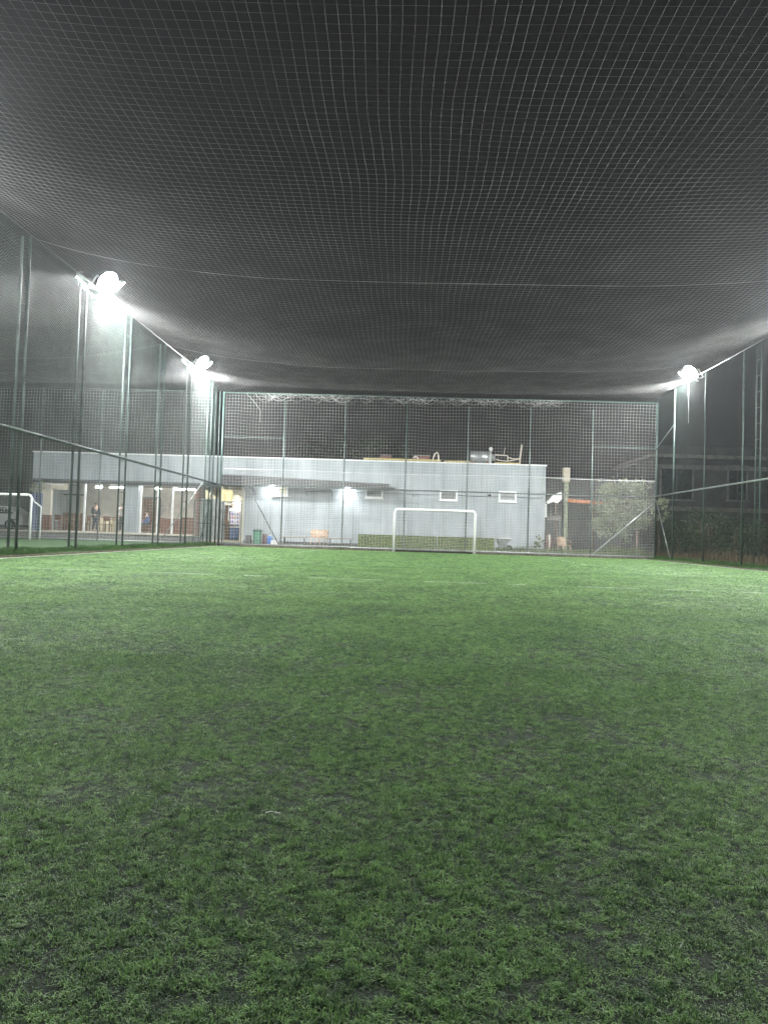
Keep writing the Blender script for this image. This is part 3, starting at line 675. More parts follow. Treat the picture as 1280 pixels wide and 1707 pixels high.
T1 = at(190, 880, 43).x; T2 = at(270, 880, 43).x; T3 = at(120, 880, 43).x
table(T1, 43, fz, 'café table beside the seated figure in white, near the wide pier')
table(T2, 43, fz, 'café table behind the timber screen')
table(T3, 43.3, fz, 'café table near the thin white column')
chair(T1 - .75, 43, fz, R(90), 'red-brown café chair left of the table by the wide pier')
c0 = chair(T2 - .75, 42.7, fz, R(90), 'red-brown café chair just right of the wide grey pier')
chair(T2 + .2, 42.5, fz, R(180), 'red-brown café chair in front of the table behind the timber screen')
chair(T2 + .75, 43.1, fz, R(-90), 'red-brown café chair right of the table behind the timber screen')
chair(T3 - .7, 43.3, fz, R(90), 'red-brown café chair at the left end of the café')
chair(T3 + .75, 43.2, fz, R(-90), 'red-brown café chair just right of the thin white column')
chair(at(310, 880, 42).x, 41.9, fz, R(170), 'red-brown café chair by the right end of the timber screen')
for px_, y_, a_, lb in ((100, 42.0, 160, 'red-brown café chair in front of the large brown cabinet'), (112, 44.6, -30, 'red-brown café chair deep inside the café near the thin white column'), (180, 42.1, 185, 'red-brown café chair in front of the pale counter'), (255, 44.5, 20, 'red-brown café chair behind the screen by the dark cabinet'), (275, 44.8, -15, 'red-brown café chair under the small framed picture'), (295, 44.2, 40, 'red-brown café chair deep inside at the right end of the café')):
    chair(at(px_, 880, y_).x, y_, fz, R(a_), lb)
table(at(290, 880, 44).x, 44., fz, 'café table deep inside at the right end of the café')
k = thing('room_divider', 'dark brown framed divider between the end pier and thin white column', 'divider', (at(118, 850, 44.5).x, 44.5, fz))
MB().box(-1.0, 1.0, -.04, .04, 0, 1.1).build('panel', M['brownwood'], k, world=False)
for i in range(5): MB().box(-1.0 + i * .48, -.94 + i * .48, -.05, .05, 1.1, 2.95).build('post', M['darkmetal'], k, world=False)
MB().box(-1.0, 1.0, -.05, .05, 2.2, 2.28).build('rail', M['darkmetal'], k, world=False)
k = thing('counter', 'pale wooden counter front between the standing person and the table', 'counter', (at(172, 880, 44).x, 44, fz))
X = k.location.x
MB().box(X - .35, X + .6, 43.8, 44.3, fz, fz + .85).build('body', M['amber'], k); MB().box(X - .4, X + .65, 43.75, 44.35, fz + .85, fz + .9).build('counter_top', M['redwood'], k)
t = thing('hung_picture', 'small framed picture on the café rear wall', 'picture', (at(268, 828, 46.7).x, 46.75, 2.1))
MB().box(-.35, .35, -.03, .0, -.18, .18).build('frame', M['galv'], t, world=False); MB().box(-.31, .31, -.036, -.031, -.14, .14).build('picture_sheet', M['white2'], t, world=False)
k = thing('dark_cabinet', 'dark framed cabinet window at the rear of the café behind the thin pier columns', 'cabinet', (at(248, 850, 46).x, 46.4, fz))
MB().box(-.55, .55, -.2, .3, 0, 2.3).build('carcass', M['darkmetal'], k, world=False); MB().box(-.5, -.02, -.22, -.201, .1, 2.2).box(.02, .5, -.22, -.201, .1, 2.2).build('door', M['brownwood'], k, world=False)
k = thing('dark_cabinet', 'large brown wooden cabinet at the left end of the café', 'cabinet', (at(100, 850, 46).x, 46.3, fz))
MB().box(-.9, .9, -.2, .3, 0, 2.2).build('carcass', M['brownwood'], k, world=False); MB().box(-.85, -.02, -.22, -.201, .1, 2.1).box(.02, .85, -.22, -.201, .1, 2.1).build('door', M['redwood'], k, world=False)

def person(x, y, z, rz, joints, torso_m, leg_m, lab, h=1.72, hairm='hair'):
    """one continuous skinned figure; clothes and hair are shells over the same skeleton"""
    t = thing('person', lab, 'person', (x, y, z)); t.rotation_euler = (0, 0, rz)
    J = joints
    def skin(name, names, edges, rad, material):
        me = bpy.data.meshes.new(name); idx = {n_: i for i, n_ in enumerate(names)}
        me.from_pydata([J[n_] for n_ in names], [(idx[a], idx[b]) for a, b in edges], []); me.update()
        o = bpy.data.objects.new(name, me); col.objects.link(o); o.parent = t; me.materials.append(material)
        sk = o.modifiers.new('skin', 'SKIN'); sk.use_smooth_shade = True
        for i, n_ in enumerate(names):
            r_ = rad[n_]; me.skin_vertices[0].data[i].radius = r_ if isinstance(r_, tuple) else (r_, r_)
        me.skin_vertices[0].data[0].use_root = True
        o.modifiers.new('sub', 'SUBSURF').levels = 1; o.modifiers['sub'].render_levels = 2
        return o
    base = {'pelvis': (.15, .11), 'waist': (.14, .10), 'chest': (.17, .11), 'neck': .055, 'chin': .06, 'skull': (.078, .092), 'crown': .06,
            'shL': .06, 'elL': .042, 'wrL': .03, 'haL': .035, 'fiL': .014, 'shR': .06, 'elR': .042, 'wrR': .03, 'haR': .035, 'fiR': .014,
            'hiL': .085, 'knL': .06, 'anL': .042, 'toL': .04, 'hiR': .085, 'knR': .06, 'anR': .042, 'toR': .04}
    names = list(base); E = [('pelvis', 'waist'), ('waist', 'chest'), ('chest', 'neck'), ('neck', 'chin'), ('chin', 'skull'), ('skull', 'crown')]
    for s in 'LR': E += [('chest', 'sh' + s), ('sh' + s, 'el' + s), ('el' + s, 'wr' + s), ('wr' + s, 'ha' + s), ('ha' + s, 'fi' + s), ('pelvis', 'hi' + s), ('hi' + s, 'kn' + s), ('kn' + s, 'an' + s), ('an' + s, 'to' + s)]
    skin('body', names, E, base, M['skin'])
    up = ['waist', 'pelvis', 'chest', 'shL', 'elL', 'wrL', 'shR', 'elR', 'wrR']; ru = {n_: (tuple(q + .018 for q in base[n_]) if isinstance(base[n_], tuple) else base[n_] + .016) for n_ in up}
    skin('shirt', up, [e for e in E if e[0] in up and e[1] in up], ru, torso_m)
    lo = ['pelvis', 'hiL', 'knL', 'anL', 'hiR', 'knR', 'anR']; rl = {n_: (tuple(q + .022 for q in base[n_]) if isinstance(base[n_], tuple) else base[n_] + .02) for n_ in lo}
    skin('trousers', lo, [e for e in E if e[0] in lo and e[1] in lo], rl, leg_m)
    sk_, cr_ = Vector(J['skull']), Vector(J['crown'])
    hv = MB(); prof = [(.088 * math.cos(a), .1 * math.sin(a)) for a in (0.05, .4, .8, 1.1, 1.4, 1.55)]; hv.lathe(prof, (sk_.x, sk_.y + .018, sk_.z + .01), 14); hv.build('hair', M['hair'], t, world=False, smooth=True)
    f_ = MB().tube([(sk_.x, sk_.y - .085, sk_.z + .0), (sk_.x, sk_.y - .112, sk_.z - .04)], [.009, .016], 6); f_.build('nose', M['skin'], t, world=False, smooth=True)
    e_ = MB()
    for i in (-1, 1): e_.lathe([(.004, -.008), (.011, -.004), (.011, .004), (.004, .008)], (sk_.x + i * .033, sk_.y - .083, sk_.z + .005), 8)
    e_.build('eyes', M['black'], t, world=False)
    return t
ST = {'pelvis': (0, 0, .93), 'waist': (0, -.01, 1.1), 'chest': (0, -.02, 1.33), 'neck': (0, -.02, 1.47), 'chin': (0, -.035, 1.54), 'skull': (0, -.03, 1.62), 'crown': (0, -.02, 1.69),
      'shL': (.19, -.01, 1.40), 'elL': (.25, -.0, 1.13), 'wrL': (.24, -.14, .93), 'haL': (.23, -.18, .86), 'fiL': (.22, -.21, .79), 'shR': (-.19, -.01, 1.40), 'elR': (-.25, .02, 1.13), 'wrR': (-.2, -.16, 1.0), 'haR': (-.17, -.22, .96), 'fiR': (-.14, -.28, .93),
      'hiL': (.09, 0, .86), 'knL': (.11, -.04, .49), 'anL': (.12, .02, .09), 'toL': (.13, -.14, .035), 'hiR': (-.09, 0, .86), 'knR': (-.10, -.02, .49), 'anR': (-.12, .05, .09), 'toR': (-.13, -.11, .035)}
SI = dict(ST)
for kx in ('pelvis', 'waist', 'chest', 'neck', 'chin', 'skull', 'crown', 'shL', 'shR', 'elL', 'elR'): a = SI[kx]; SI[kx] = (a[0], a[1] + (.0 if kx == 'pelvis' else -.03), a[2] - .41)
for s, g_ in (('L', 1), ('R', -1)):
    SI['hi' + s] = (g_ * .09, -.04, .52); SI['kn' + s] = (g_ * .13, -.45, .52); SI['an' + s] = (g_ * .13, -.42, .09); SI['to' + s] = (g_ * .13, -.58, .035)
    SI['wr' + s] = (g_ * .18, -.30, .68); SI['ha' + s] = (g_ * .16, -.37, .69); SI['fi' + s] = (g_ * .13, -.43, .68)
person(at(159, 880, 42).x, 42.0, fz, R(60), ST, M['darkcloth'], M['darkcloth'], 'person in dark clothes standing inside the café left of the lamps')
person(at(203, 880, 42.2).x, 42.3, fz, R(20), ST, M['whitecloth'], M['darkcloth'], 'person in a white top standing beside the wide pale pier')
sx = at(246, 880, 42.5).x
chair(sx, 42.5, fz, R(-60), 'red-brown café chair under the seated person in blue')
person(sx, 42.5, fz, R(-60 + 0), SI, M['bluewear'], M['darkcloth'], 'person in a blue top seated in the café between thin columns')

# ------------------------------------------------------------------ things between net and clubhouse
yz = .12
def plastic_chair(x, y, rz, lab):
    t = thing('plastic_chair', lab, 'chair', (x, y, yz), 'beige plastic armchairs'); t.rotation_euler = (0, 0, rz)
    MB().box(-.24, .24, -.23, .22, .40, .44, bev=.012).build('seat', M['beige'], t, world=False)
    b = MB(); n = 8
    for i in range(n):
        a0 = -.26 + .52 * i / n; a1 = -.26 + .52 * (i + 1) / n; f0 = .24 - .9 * a0 * a0; f1 = .24 - .9 * a1 * a1; h0 = .86 - 1.1 * a0 * a0; h1 = .86 - 1.1 * a1 * a1
        b.add([(a0, f0, .44), (a1, f1, .44), (a1, f1 + .09, h1), (a0, f0 + .09, h0), (a0, f0 + .03, .44), (a1, f1 + .03, .44), (a1, f1 + .11, h1), (a0, f0 + .11, h0)], [(0, 1, 2, 3), (4, 7, 6, 5), (3, 2, 6, 7)])
    b.build('backrest', M['beige'], t, world=False)
    for i in (-1, 1):
        MB().tube([(i * .27, .22, .66), (i * .28, .0, .66), (i * .27, -.2, .64), (i * .26, -.24, .44)], .022, 8).build('armrest', M['beige'], t, world=False, smooth=True)
        for j in (-1, 1): MB().tube([(i * .22, j * .19, .41), (i * .26, j * .23, 0)], [.028, .02], 8).build('leg', M['beige'], t, world=False, smooth=True)
    return t
plastic_chair(at(526, 900, 37.2).x, 37.2, R(8), 'beige plastic armchair standing between the two long benches')
plastic_chair(at(536, 900, 38.4).x, 38.4, R(-20), 'beige plastic armchair half hidden behind another one between the benches')
plastic_chair(at(940, 905, 36.3).x, 36.3, R(25), 'beige plastic armchair alone by the right corner of the clubhouse')
def bench(x0, x1, y, lab):
    t = thing('bench', lab, 'bench', ((x0 + x1) / 2, y, yz), 'long low benches by the clubhouse wall')
    MB().box(x0, x1, y - .17, y - .01, .50, .54).box(x0, x1, y + .01, y + .17, .50, .54).build('seat', M['bench'], t)
    for X in (x0 + .2, x1 - .2):
        MB().box(X - .03, X + .03, y - .15, y + .15, .44, .498).box(X - .03, X + .03, y - .15, y - .10, yz, .44).box(X - .03, X + .03, y + .1, y + .15, yz, .44).build('leg', M['darkmetal'], t)
    MB().box(x0 + .23, x1 - .23, y - .015, y + .015, .25, .29).build('stretcher', M['darkmetal'], t)
bench(at(468, 900, 38.).x, at(514, 900, 38.).x, 38.0, 'long timber bench left of the beige armchairs')
bench(at(544, 900, 38.).x, at(591, 900, 38.).x, 38.0, 'long timber bench between the beige armchairs and the green boxes')
# bin
p = at(429, 900, 37.5)
t = thing('bin', 'round dark green plastic bin with a darker rim', 'bin', (p.x, 37.5, yz))
MB().lathe([(.19, 0), (.2, .02), (.235, .62), (.235, .66)], (p.x, 37.5, yz), 20).build('body', M['green'], t, smooth=True)
MB().lathe([(.25, 0), (.26, .02), (.26, .06), (.2, .1), (.03, .115)], (p.x, 37.5, yz + .655), 20).build('lid', mat('dark_green_plastic', (.015, .06, .045), .5), t, smooth=True)
p = at(450, 900, 37.)
t = thing('water_jug', 'blue plastic water drum lying beside the green bin', 'jug', (p.x, 37, yz))
MB().lathe([(.13, 0), (.155, .02), (.155, .16), (.145, .18), (.155, .2), (.155, .33), (.11, .4), (.04, .43)], (p.x, 37., yz), 16).build('body', M['blue'], t, smooth=True)
MB().lathe([(.045, 0), (.045, .05)], (p.x, 37., yz + .43), 12).build('cap', M['white'], t, smooth=True)
def crate(px, y, w_, d_, h, m, lab, nm='crate'):
    p = at(px, 900, y); t = thing(nm, lab, nm, (p.x, y, yz)); k = MB().box(p.x - w_ / 2, p.x + w_ / 2, y - d_ / 2, y + d_ / 2, yz, yz + .02)
    for i in range(3):
        z0 = yz + .03 + i * h / 3; z1 = z0 + h / 3 - .02
        k.box(p.x - w_ / 2, p.x + w_ / 2, y - d_ / 2, y - d_ / 2 + .015, z0, z1).box(p.x - w_ / 2, p.x + w_ / 2, y + d_ / 2 - .015, y + d_ / 2, z0, z1)
        k.box(p.x - w_ / 2, p.x - w_ / 2 + .015, y - d_ / 2 + .016, y + d_ / 2 - .016, z0, z1).box(p.x + w_ / 2 - .015, p.x + w_ / 2, y - d_ / 2 + .016, y + d_ / 2 - .016, z0, z1)
    k.build('slats', m, t)
    q = MB()
    for i in (-1, 1):
        for j in (-1, 1): q.box(p.x + i * w_ / 2 - i * .045, p.x + i * w_ / 2 - i * .017, y + j * d_ / 2 - j * .045, y + j * d_ / 2 - j * .017, yz + .02, yz + h)
    q.build('corner_posts', m, t)
crate(414, 37.6, .26, .3, .42, M['black'], 'black crate against the wall left of the green bin')
crate(441, 38.0, .2, .3, .5, M['maroon'], 'maroon crate just right of the green bin')
crate(458, 36.6, .34, .3, .2, M['white'], 'low white crate right of the blue drum')
# long dark pipe lying behind the benches
t = MB().tube([(at(470, 900, 40).x, 40.2, .2), (at(600, 900, 40).x, 40.2, .2)], .07, 8).build('drain_pipe', M['darkmetal'], smooth=True); tag(t, 'dark pipe lying along the foot of the clubhouse wall', 'pipe')

# green boxes clad in synthetic hedge
def hedge(x0, x1, y, lab):
    t = thing('hedge_box', lab, 'hedge box', ((x0 + x1) / 2, y, yz), 'green hedge boxes behind the goal')
    MB().box(x0 + .02, x1 - .02, y - .18, y + .18, yz, .78).build('core', M['hedge'], t)
    v = []; f = []
    for i in range(int((x1 - x0) * 1500)):
        u = random.random()
        if u < .68: b = Vector((random.uniform(x0 + .02, x1 - .02), y - .18, random.uniform(yz, .8))); nr = Vector((0, -1, 0))
        elif u < .9: b = Vector((random.uniform(x0 + .02, x1 - .02), random.uniform(y - .18, y + .18), .78)); nr = Vector((0, 0, 1))
        else: sx_ = random.choice((-1, 1)); b = Vector((x0 + .02 if sx_ < 0 else x1 - .02, random.uniform(y - .18, y + .18), random.uniform(yz, .78))); nr = Vector((sx_, 0, 0))
        d = (nr + Vector((random.uniform(-.7, .7), random.uniform(-.7, .7), random.uniform(-.5, .9)))).normalized() * random.uniform(.015, .04)
        s_v = d.cross(Vector((random.random(), random.random(), random.random()))).normalized() * .006
        k = len(v); v += [b - s_v, b + s_v, b + d]; f.append((k, k + 1, k + 2))
    link_mesh('foliage', [tuple(Vector(p) - t.location) for p in v], f, M['hedge'], t)
ex = [at(q, 905, 35.75).x for q in (596, 656, 728, 789, 824)]
for (a, b, lab) in ((0, 1, 'green synthetic hedge box at the left end, left of the goal'), (1, 2, 'green synthetic hedge box behind the left half of the goal'), (2, 3, 'green synthetic hedge box behind the right half of the goal'), (3, 4, 'short green synthetic hedge box right of the goal')):
    hedge(ex[a] + .012, ex[b] - .012, 35.75, lab)
# wheelbarrow
p = at(838, 905, 36.2); X = p.x
t = thing('wheelbarrow', 'pale grey wheelbarrow parked at the right end of the hedge boxes', 'wheelbarrow', (X, 36.2, yz))
k = MB(); a0, a1, b0, b1 = -.38, .38, -.25, .2
v = [(X - .30, 35.93, .80), (X + .42, 35.93, .80), (X + .42, 36.47, .80), (X - .30, 36.47, .80), (X - .2, 36.02, .48), (X + .08, 36.02, .48), (X + .08, 36.38, .48), (X - .2, 36.38, .48)]
tr = k.add(v, [(0, 1, 5, 4), (1, 2, 6, 5), (2, 3, 7, 6), (3, 0, 4, 7), (4, 5, 6, 7)]).build('tray', M['galv'], t); tr.modifiers.new('thick', 'SOLIDIFY').thickness = .02
MB().tube([v[0], v[1], v[2], v[3], v[0]], .018, 6).build('tray_rim', M['white'], t)
for j in (36.05, 36.35):
    MB().tube([(X + .3, 36.2, .3), (X + .0, j, .46), (X - .3, j, .62), (X - .5, j, .85)], .018, 6).build('handle', M['galv'], t, smooth=True)
    MB().tube([(X - .05, j, .46), (X - .12, j, yz)], .018, 6).build('leg', M['galv'], t)
wl = MB(); wl.tube([(X + .3, 36.16, .3), (X + .3, 36.24, .3)], .18, 18); wl.build('wheel', M['rubber'], t, smooth=True)

# ------------------------------------------------------------------ right corner: shed remains, column, dish, beam
p0 = at(936, 860, 42.).x; p1 = at(947, 860, 42.).x
t = thing('column', 'pale green square column right of the clubhouse corner', 'column', ((p0 + p1) / 2, 42, yz))
MB().box(p0, p1, 41.8, 42.2, 4.2, 5.0).build('capital', M['cream'], t); MB().box(p0 + .1, p1 - .06, 41.88, 42.12, yz, 4.2).build('shaft', mat('pale_green_paint', (.33, .36, .24), .8, vary=.3), t)
t = thing('shed', 'dark open lean-to shed beyond the right end of the clubhouse', 'shed', (at(990, 880, 45).x, 45, yz))
X0, X1 = at(909, 860, 44).x, at(1065, 860, 44).x
MB().box(X0, X1, 46.5, 46.7, yz, 3.3).build('rear_wall', M['plinth'], t)
MB().box(X0, X1, 43.6, 46.8, 3.3, 3.4, rx=R(3)).build('roof', M['darkmetal'], t)
for q in (0.1, .5, .97): X = X0 + (X1 - X0) * q; MB().box(X - .06, X + .06, 43.8, 43.92, yz, 3.25).build('post', M['bench'], t)
t = MB().box(0, 2.3, -.05, .05, -.09, .09, ry=R(3)).build('beam', M['orange']); p = at(946, 836, 41.5); t.location = (p.x, 41.5, p.z); tag(t, 'orange painted beam sticking out right of the green column', 'beam')
p = at(910, 860, 41.4); q = at(934, 867, 41.4)
t = MB().box(p.x, q.x, 41.2, 41.6, q.z - .03, p.z + .0).box(q.x - .14, q.x - .04, 41.25, 41.35, yz, q.z - .03).build('concrete_shelf', M['concrete']); tag(t, 'grey concrete ledge beside the clubhouse corner', 'ledge')
p = at(923, 830, 41.)
t = thing('hanging_sheet', 'crumpled white sheet slung over a rail beside the clubhouse corner', 'sheet', (p.x, 41, p.z))
k = MB(); n = 6; pr = [(-.42, -.28), (-.1, .12), (.25, .3), (.42, .32), (.44, -.05), (.2, -.3), (-.05, -.22), (-.32, -.34)]
k.prism(pr, -.02, .02); k.build('cloth', M['white'], t, world=False); MB().tube([(-.45, .03, -.35), (-.42, .03, -1.1)], .05, 8).build('hanging_end', M['white'], t, world=False)
MB().tube([(-.5, .05, -.3), (.5, .05, .42)], .02, 6).build('rail', M['galv'], t, world=False)
p = at(915, 905, 40.5); t = MB().tube([(p.x, 40.5, yz), (p.x, 40.5, 1.1)], .05, 8).build('short_post', M['white2'], smooth=True); tag(t, 'short white post at the right foot of the clubhouse', 'post')
p = at(907, 905, 40.8)
t = thing('board_stack', 'brown boards leaning at the right clubhouse corner', 'boards', (XE + .35, 41.2, yz))
for i in range(3): MB().box(XE + .1 + i * .13, XE + .2 + i * .13, 41.0, 41.04, yz, 1.15 - i * .1, rx=R(-6)).build('board', M['maroon'], t)

# ------------------------------------------------------------------ roof equipment
def wxz(px, py, y): p = at(px, py, y); return p.x, p.z
YR = YW + .5
t = thing('pipe_run', 'yellow pipe run with loops along the clubhouse roof edge', 'pipes', (0, YR, ZR))
a, za = wxz(606, 767, YR); b, zb = wxz(735, 769, YR); zp = ZR + .2
MB().tube([(a, YR, zp), (b, YR, zp)], .055, 8).build('pipe', M['yellowpipe'], t, smooth=True)
c_, _ = wxz(740, 770, YR); d_, _ = wxz(784, 771, YR)
MB().tube([(c_, YR, zp - .02), (d_, YR, zp - .02)], .045, 8).build('pipe', M['yellowpipe'], t, smooth=True)
for i in range(6): X = a + .3 + i * (b - a - .6) / 5; MB().box(X - .04, X + .04, YR - .06, YR + .06, ZR + .07, zp - .045).build('pipe_block', M['concrete'], t)
X, _ = wxz(727, 765, YR); MB().tube([(X - .25, YR, ZR + .1), (X - .08, YR, ZR + .6), (X + .05, YR, ZR + .68), (X + .12, YR, ZR + .5), (X + .14, YR, ZR + .1)], .05, 8).build('loop', M['white2'], t, smooth=True)
X, _ = wxz(693, 765, YR); MB().tube([(X - .15, YR, ZR + .32), (X, YR, ZR + .42), (X + .12, YR, ZR + .3), (X + .12, YR, ZR + .1)], .035, 8).build('loop', M['white'], t, smooth=True)
x0, _ = wxz(784, 765, YR); x1, _ = wxz(818, 765, YR)
t = thing('water_tank', 'horizontal steel water tank with a white float gauge on the roof', 'tank', ((x0 + x1) / 2, YR + .3, ZR))
MB().tube([(x0, YR + .3, ZR + .5), (x0 + .02, YR + .3, ZR + .5), (x1, YR + .3, ZR + .5), (x1 + .02, YR + .3, ZR + .5)], [.28, .33, .33, .28], 24).build('barrel', M['tank'], t, smooth=True)
MB().tube([(x1 + .02, YR + .3, ZR + .5), (x1 + .25, YR + .3, ZR + .5)], [.2, .18], 16).build('end_fitting', M['tank'], t, smooth=True)
for X in (x0 + .2, x1 - .2): MB().box(X - .04, X + .04, YR + .05, YR + .55, ZR + .07, ZR + .24).build('cradle', M['brick'], t)
MB().tube([(x1 - .02, YR, ZR + .07), (x1 - .02, YR, ZR + .85)], .03, 8).build('riser', M['white'], t)
MB().lathe([(.02, -.12), (.09, -.08), (.12, 0), (.09, .08), (.02, .12)], (x1 - .02, YR, ZR + .95), 14).build('float_gauge', M['white'], t, smooth=True)
t = thing('roof_pipework', 'white bent pipes and upright mast right of the steel tank', 'pipes', (x1 + 1, YR, ZR))
e, _ = wxz(846, 765, YR); g2, _ = wxz(866, 765, YR)
MB().tube([(x1 + .25, YR, ZR + .62), (e - .05, YR, ZR + .6), (e, YR, ZR + .55), (e, YR, ZR + .28)], .035, 8).build('pipe', M['white2'], t, smooth=True)
MB().tube([(x1 + .25, YR, ZR + .38), (e - .4, YR, ZR + .3), (e, YR, ZR + .28), (g2, YR, ZR + .42)], .03, 8).build('pipe', M['white2'], t, smooth=True)
MB().tube([(e, YR, ZR + .5), (e + .3, YR, ZR + .42), (g2, YR, ZR + .45)], .03, 8).build('pipe', M['white2'], t, smooth=True)
MB().tube([(x1 + .2, YR - .1, ZR + .15), (g2, YR - .1, ZR + .15)], .04, 8).build('pipe', M['yellowpipe'], t, smooth=True)
MB().tube([(g2, YR, ZR + .07), (g2 + .02, YR, ZR + .5), (g2 + .1, YR, ZR + 1.25)], .055, 8).build('mast', M['white2'], t, smooth=True)
X, _ = wxz(839, 760, YR); MB().tube([(X, YR, ZR + .6), (X + .08, YR, ZR + 1.05)], .015, 6).build('antenna', M['white2'], t)
for a, b, h, lab in ((635, 652, 1.0, 'pale red chimney block behind the roof pipes, left one'), (690, 716, 1.05, 'broad reddish chimney block behind the roof pipes, right one')):
    y = YW + 6; x0, _ = wxz(a, 755, y); x1, _ = wxz(b, 755, y)
    t = thing('chimney', lab, 'chimney', ((x0 + x1) / 2, y, ZR)); MB().box(x0, x1, y, y + .6, ZR, ZR + h).build('stack', M['brick'], t); MB().box(x0 - .05, x1 + .05, y - .05, y + .65, ZR + h, ZR + h + .08).build('cap', M['concrete'], t)

# ------------------------------------------------------------------ trees and plants
def tree(name, x, y, z, h, spread, nclump, leaves, lm, lab, crown0=.35, trunk_r=.14, leaf=.09, group=None, flat=.8):
    t = thing(name, lab, 'tree' if h > 2.2 else 'shrub', (x, y, z), group); mb = MB()
    tops = []
    mb.tube([(0, 0, 0), (.05, .02, h * .25), (-.03, .0, h * .5), (.04, .0, h * .8)], [trunk_r, trunk_r * .8, trunk_r * .55, trunk_r * .15], 8)
    for i in range(nclump):
        a = random.uniform(0, 6.283); rr = spread * math.sqrt(random.random()); zz = h * random.uniform(crown0, 1.0)
        rr *= math.sqrt(max(.12, 1 - ((zz / h - (crown0 + .35)) / .68) ** 2))
        tops.append(Vector((rr * math.cos(a), rr * math.sin(a) * flat, zz)))
        if i % 3 == 0:
            b = Vector((0, 0, h * random.uniform(.2, .6))); mb.tube([b, (b + tops[-1]) / 2 + Vector((0, 0, .08 * h)), tops[-1]], [trunk_r * .4, trunk_r * .25, trunk_r * .06], 5)
    mb.build('trunk', M['bark'], t, world=False, smooth=True)
    N = nclump * leaves; C = np.repeat(np.array([tuple(q) for q in tops]), leaves, 0); s = np.repeat(rng.uniform(.12, .34, nclump) * spread * .6, leaves)[:, None]
    C = C + rng.normal(0, 1, (N, 3)) * s * np.array([1, 1, .75])
    d = rng.normal(0, 1, (N, 3)); d /= np.linalg.norm(d, axis=1)[:, None]; e = rng.normal(0, 1, (N, 3)); e = np.cross(d, e); e /= np.linalg.norm(e, axis=1)[:, None]
    l = (leaf * rng.uniform(.6, 1.4, N))[:, None]
    V = np.stack([C, C + d * l * .5 + e * l * .28, C + d * l, C + d * l * .5 - e * l * .28], 1).reshape(-1, 3)
    V[:, 2] = np.maximum(V[:, 2], .02)
    me = bpy.data.meshes.new('crown'); me.from_pydata(V.tolist(), [], np.arange(N * 4).reshape(-1, 4).tolist()); me.update(); me.materials.append(lm)
    o = bpy.data.objects.new('crown', me); col.objects.link(o); o.parent = t
    return t
X = at(1040, 880, 39).x
tree('silver_leaved_tree', X, 39.3, yz, 3.9, 1.45, 80, 90, M['leafsilver'], 'pale silvery-leaved tree behind the right end of the back net', .42, .1, .13)
tree('silver_leaved_bush', at(1018, 880, 39).x, 38.9, yz, 2.6, 1.1, 34, 80, M['leafsilver'], 'lower pale leafy bush under the left side of the silvery tree', .3, .05, .12)
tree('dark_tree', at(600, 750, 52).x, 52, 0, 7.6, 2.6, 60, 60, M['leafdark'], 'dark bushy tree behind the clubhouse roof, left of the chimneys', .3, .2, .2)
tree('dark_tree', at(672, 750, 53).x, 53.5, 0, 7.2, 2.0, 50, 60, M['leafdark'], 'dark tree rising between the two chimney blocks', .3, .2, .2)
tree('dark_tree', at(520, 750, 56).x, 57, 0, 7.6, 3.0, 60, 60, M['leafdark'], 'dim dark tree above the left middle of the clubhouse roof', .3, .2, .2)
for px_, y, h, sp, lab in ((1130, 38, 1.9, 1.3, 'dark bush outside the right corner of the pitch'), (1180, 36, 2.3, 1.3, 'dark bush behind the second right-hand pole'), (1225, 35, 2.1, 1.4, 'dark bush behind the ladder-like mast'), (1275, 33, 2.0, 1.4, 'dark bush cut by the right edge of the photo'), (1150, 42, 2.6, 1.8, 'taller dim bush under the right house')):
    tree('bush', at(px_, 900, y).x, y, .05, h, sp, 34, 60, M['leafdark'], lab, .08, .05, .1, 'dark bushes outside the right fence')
tree('bush', at(1170, 860, 38.5).x, 38.5, .05, 2.0, .9, 16, 40, M['leafsilver'], 'pale flowering bush low behind the second right-hand pole', .3, .04, .07)
tree('bush', at(1098, 830, 37.2).x, 37.2, .05, 3.1, .5, 16, 50, M['leafsilver'], 'pale leafy sprays poking out beside the right corner post', .6, .04, .09)
tree('vine', at(62, 800, 39.2).x, 39.25, .4, 2.9, .35, 14, 40, M['leafsilver'], 'thin pale climbing plant at the left end of the clubhouse', .5, .03, .08)
def weeds(name, lab, x0, x1, y0, y1, n, h, m, zf=.12):
    v = []; f = []
    for i in range(n):
        x = random.uniform(x0, x1); y = random.uniform(y0, y1); a = random.uniform(0, 6.28); hh = h * random.uniform(.3, 1) * (.35 + 1.1 * float(vnoise(x, y, 1.3))); l = hh * random.uniform(.1, .7); w_ = .012
        k = len(v); v += [(x - w_ * math.sin(a), y + w_ * math.cos(a), zf), (x + w_ * math.sin(a), y - w_ * math.cos(a), zf), (x + l * math.cos(a), y + l * math.sin(a), zf + hh)]; f.append((k, k + 1, k + 2))
    return tag(link_mesh(name, v, f, m), lab, 'weeds', kind='stuff')
weeds('weeds', 'green and yellow weeds along the foot of the clubhouse wall and net', at(832, 915, 36).x, 11.9, 35.25, 38, 5200, .34, M['weed'])
weeds('weeds', 'brighter green weeds under the silvery tree', at(1000, 915, 38).x, 12.5, 36.5, 39, 3500, .55, M['weed'])
weeds('dry_weeds', 'dry brown stalks outside the right fence', 12.2, 15.5, 25, 37, 3000, .55, M['dryweed'], .08)
tree('weed_plant', at(897, 905, 40.3).x, 40.3, yz, .9, .3, 10, 30, M['weed'], 'leafy weed growing at the right foot of the clubhouse wall', .2, .012, .09)
tag(MB().tube([(0,0,0),(.012,.004,.004),(.028,.002,.001),(.04,-.003,.003)], .0025, 6).build('litter', M['white']), 'tiny pale scrap lying on the turf near the camera', 'litter').location = (-.36, 2.0, .022)
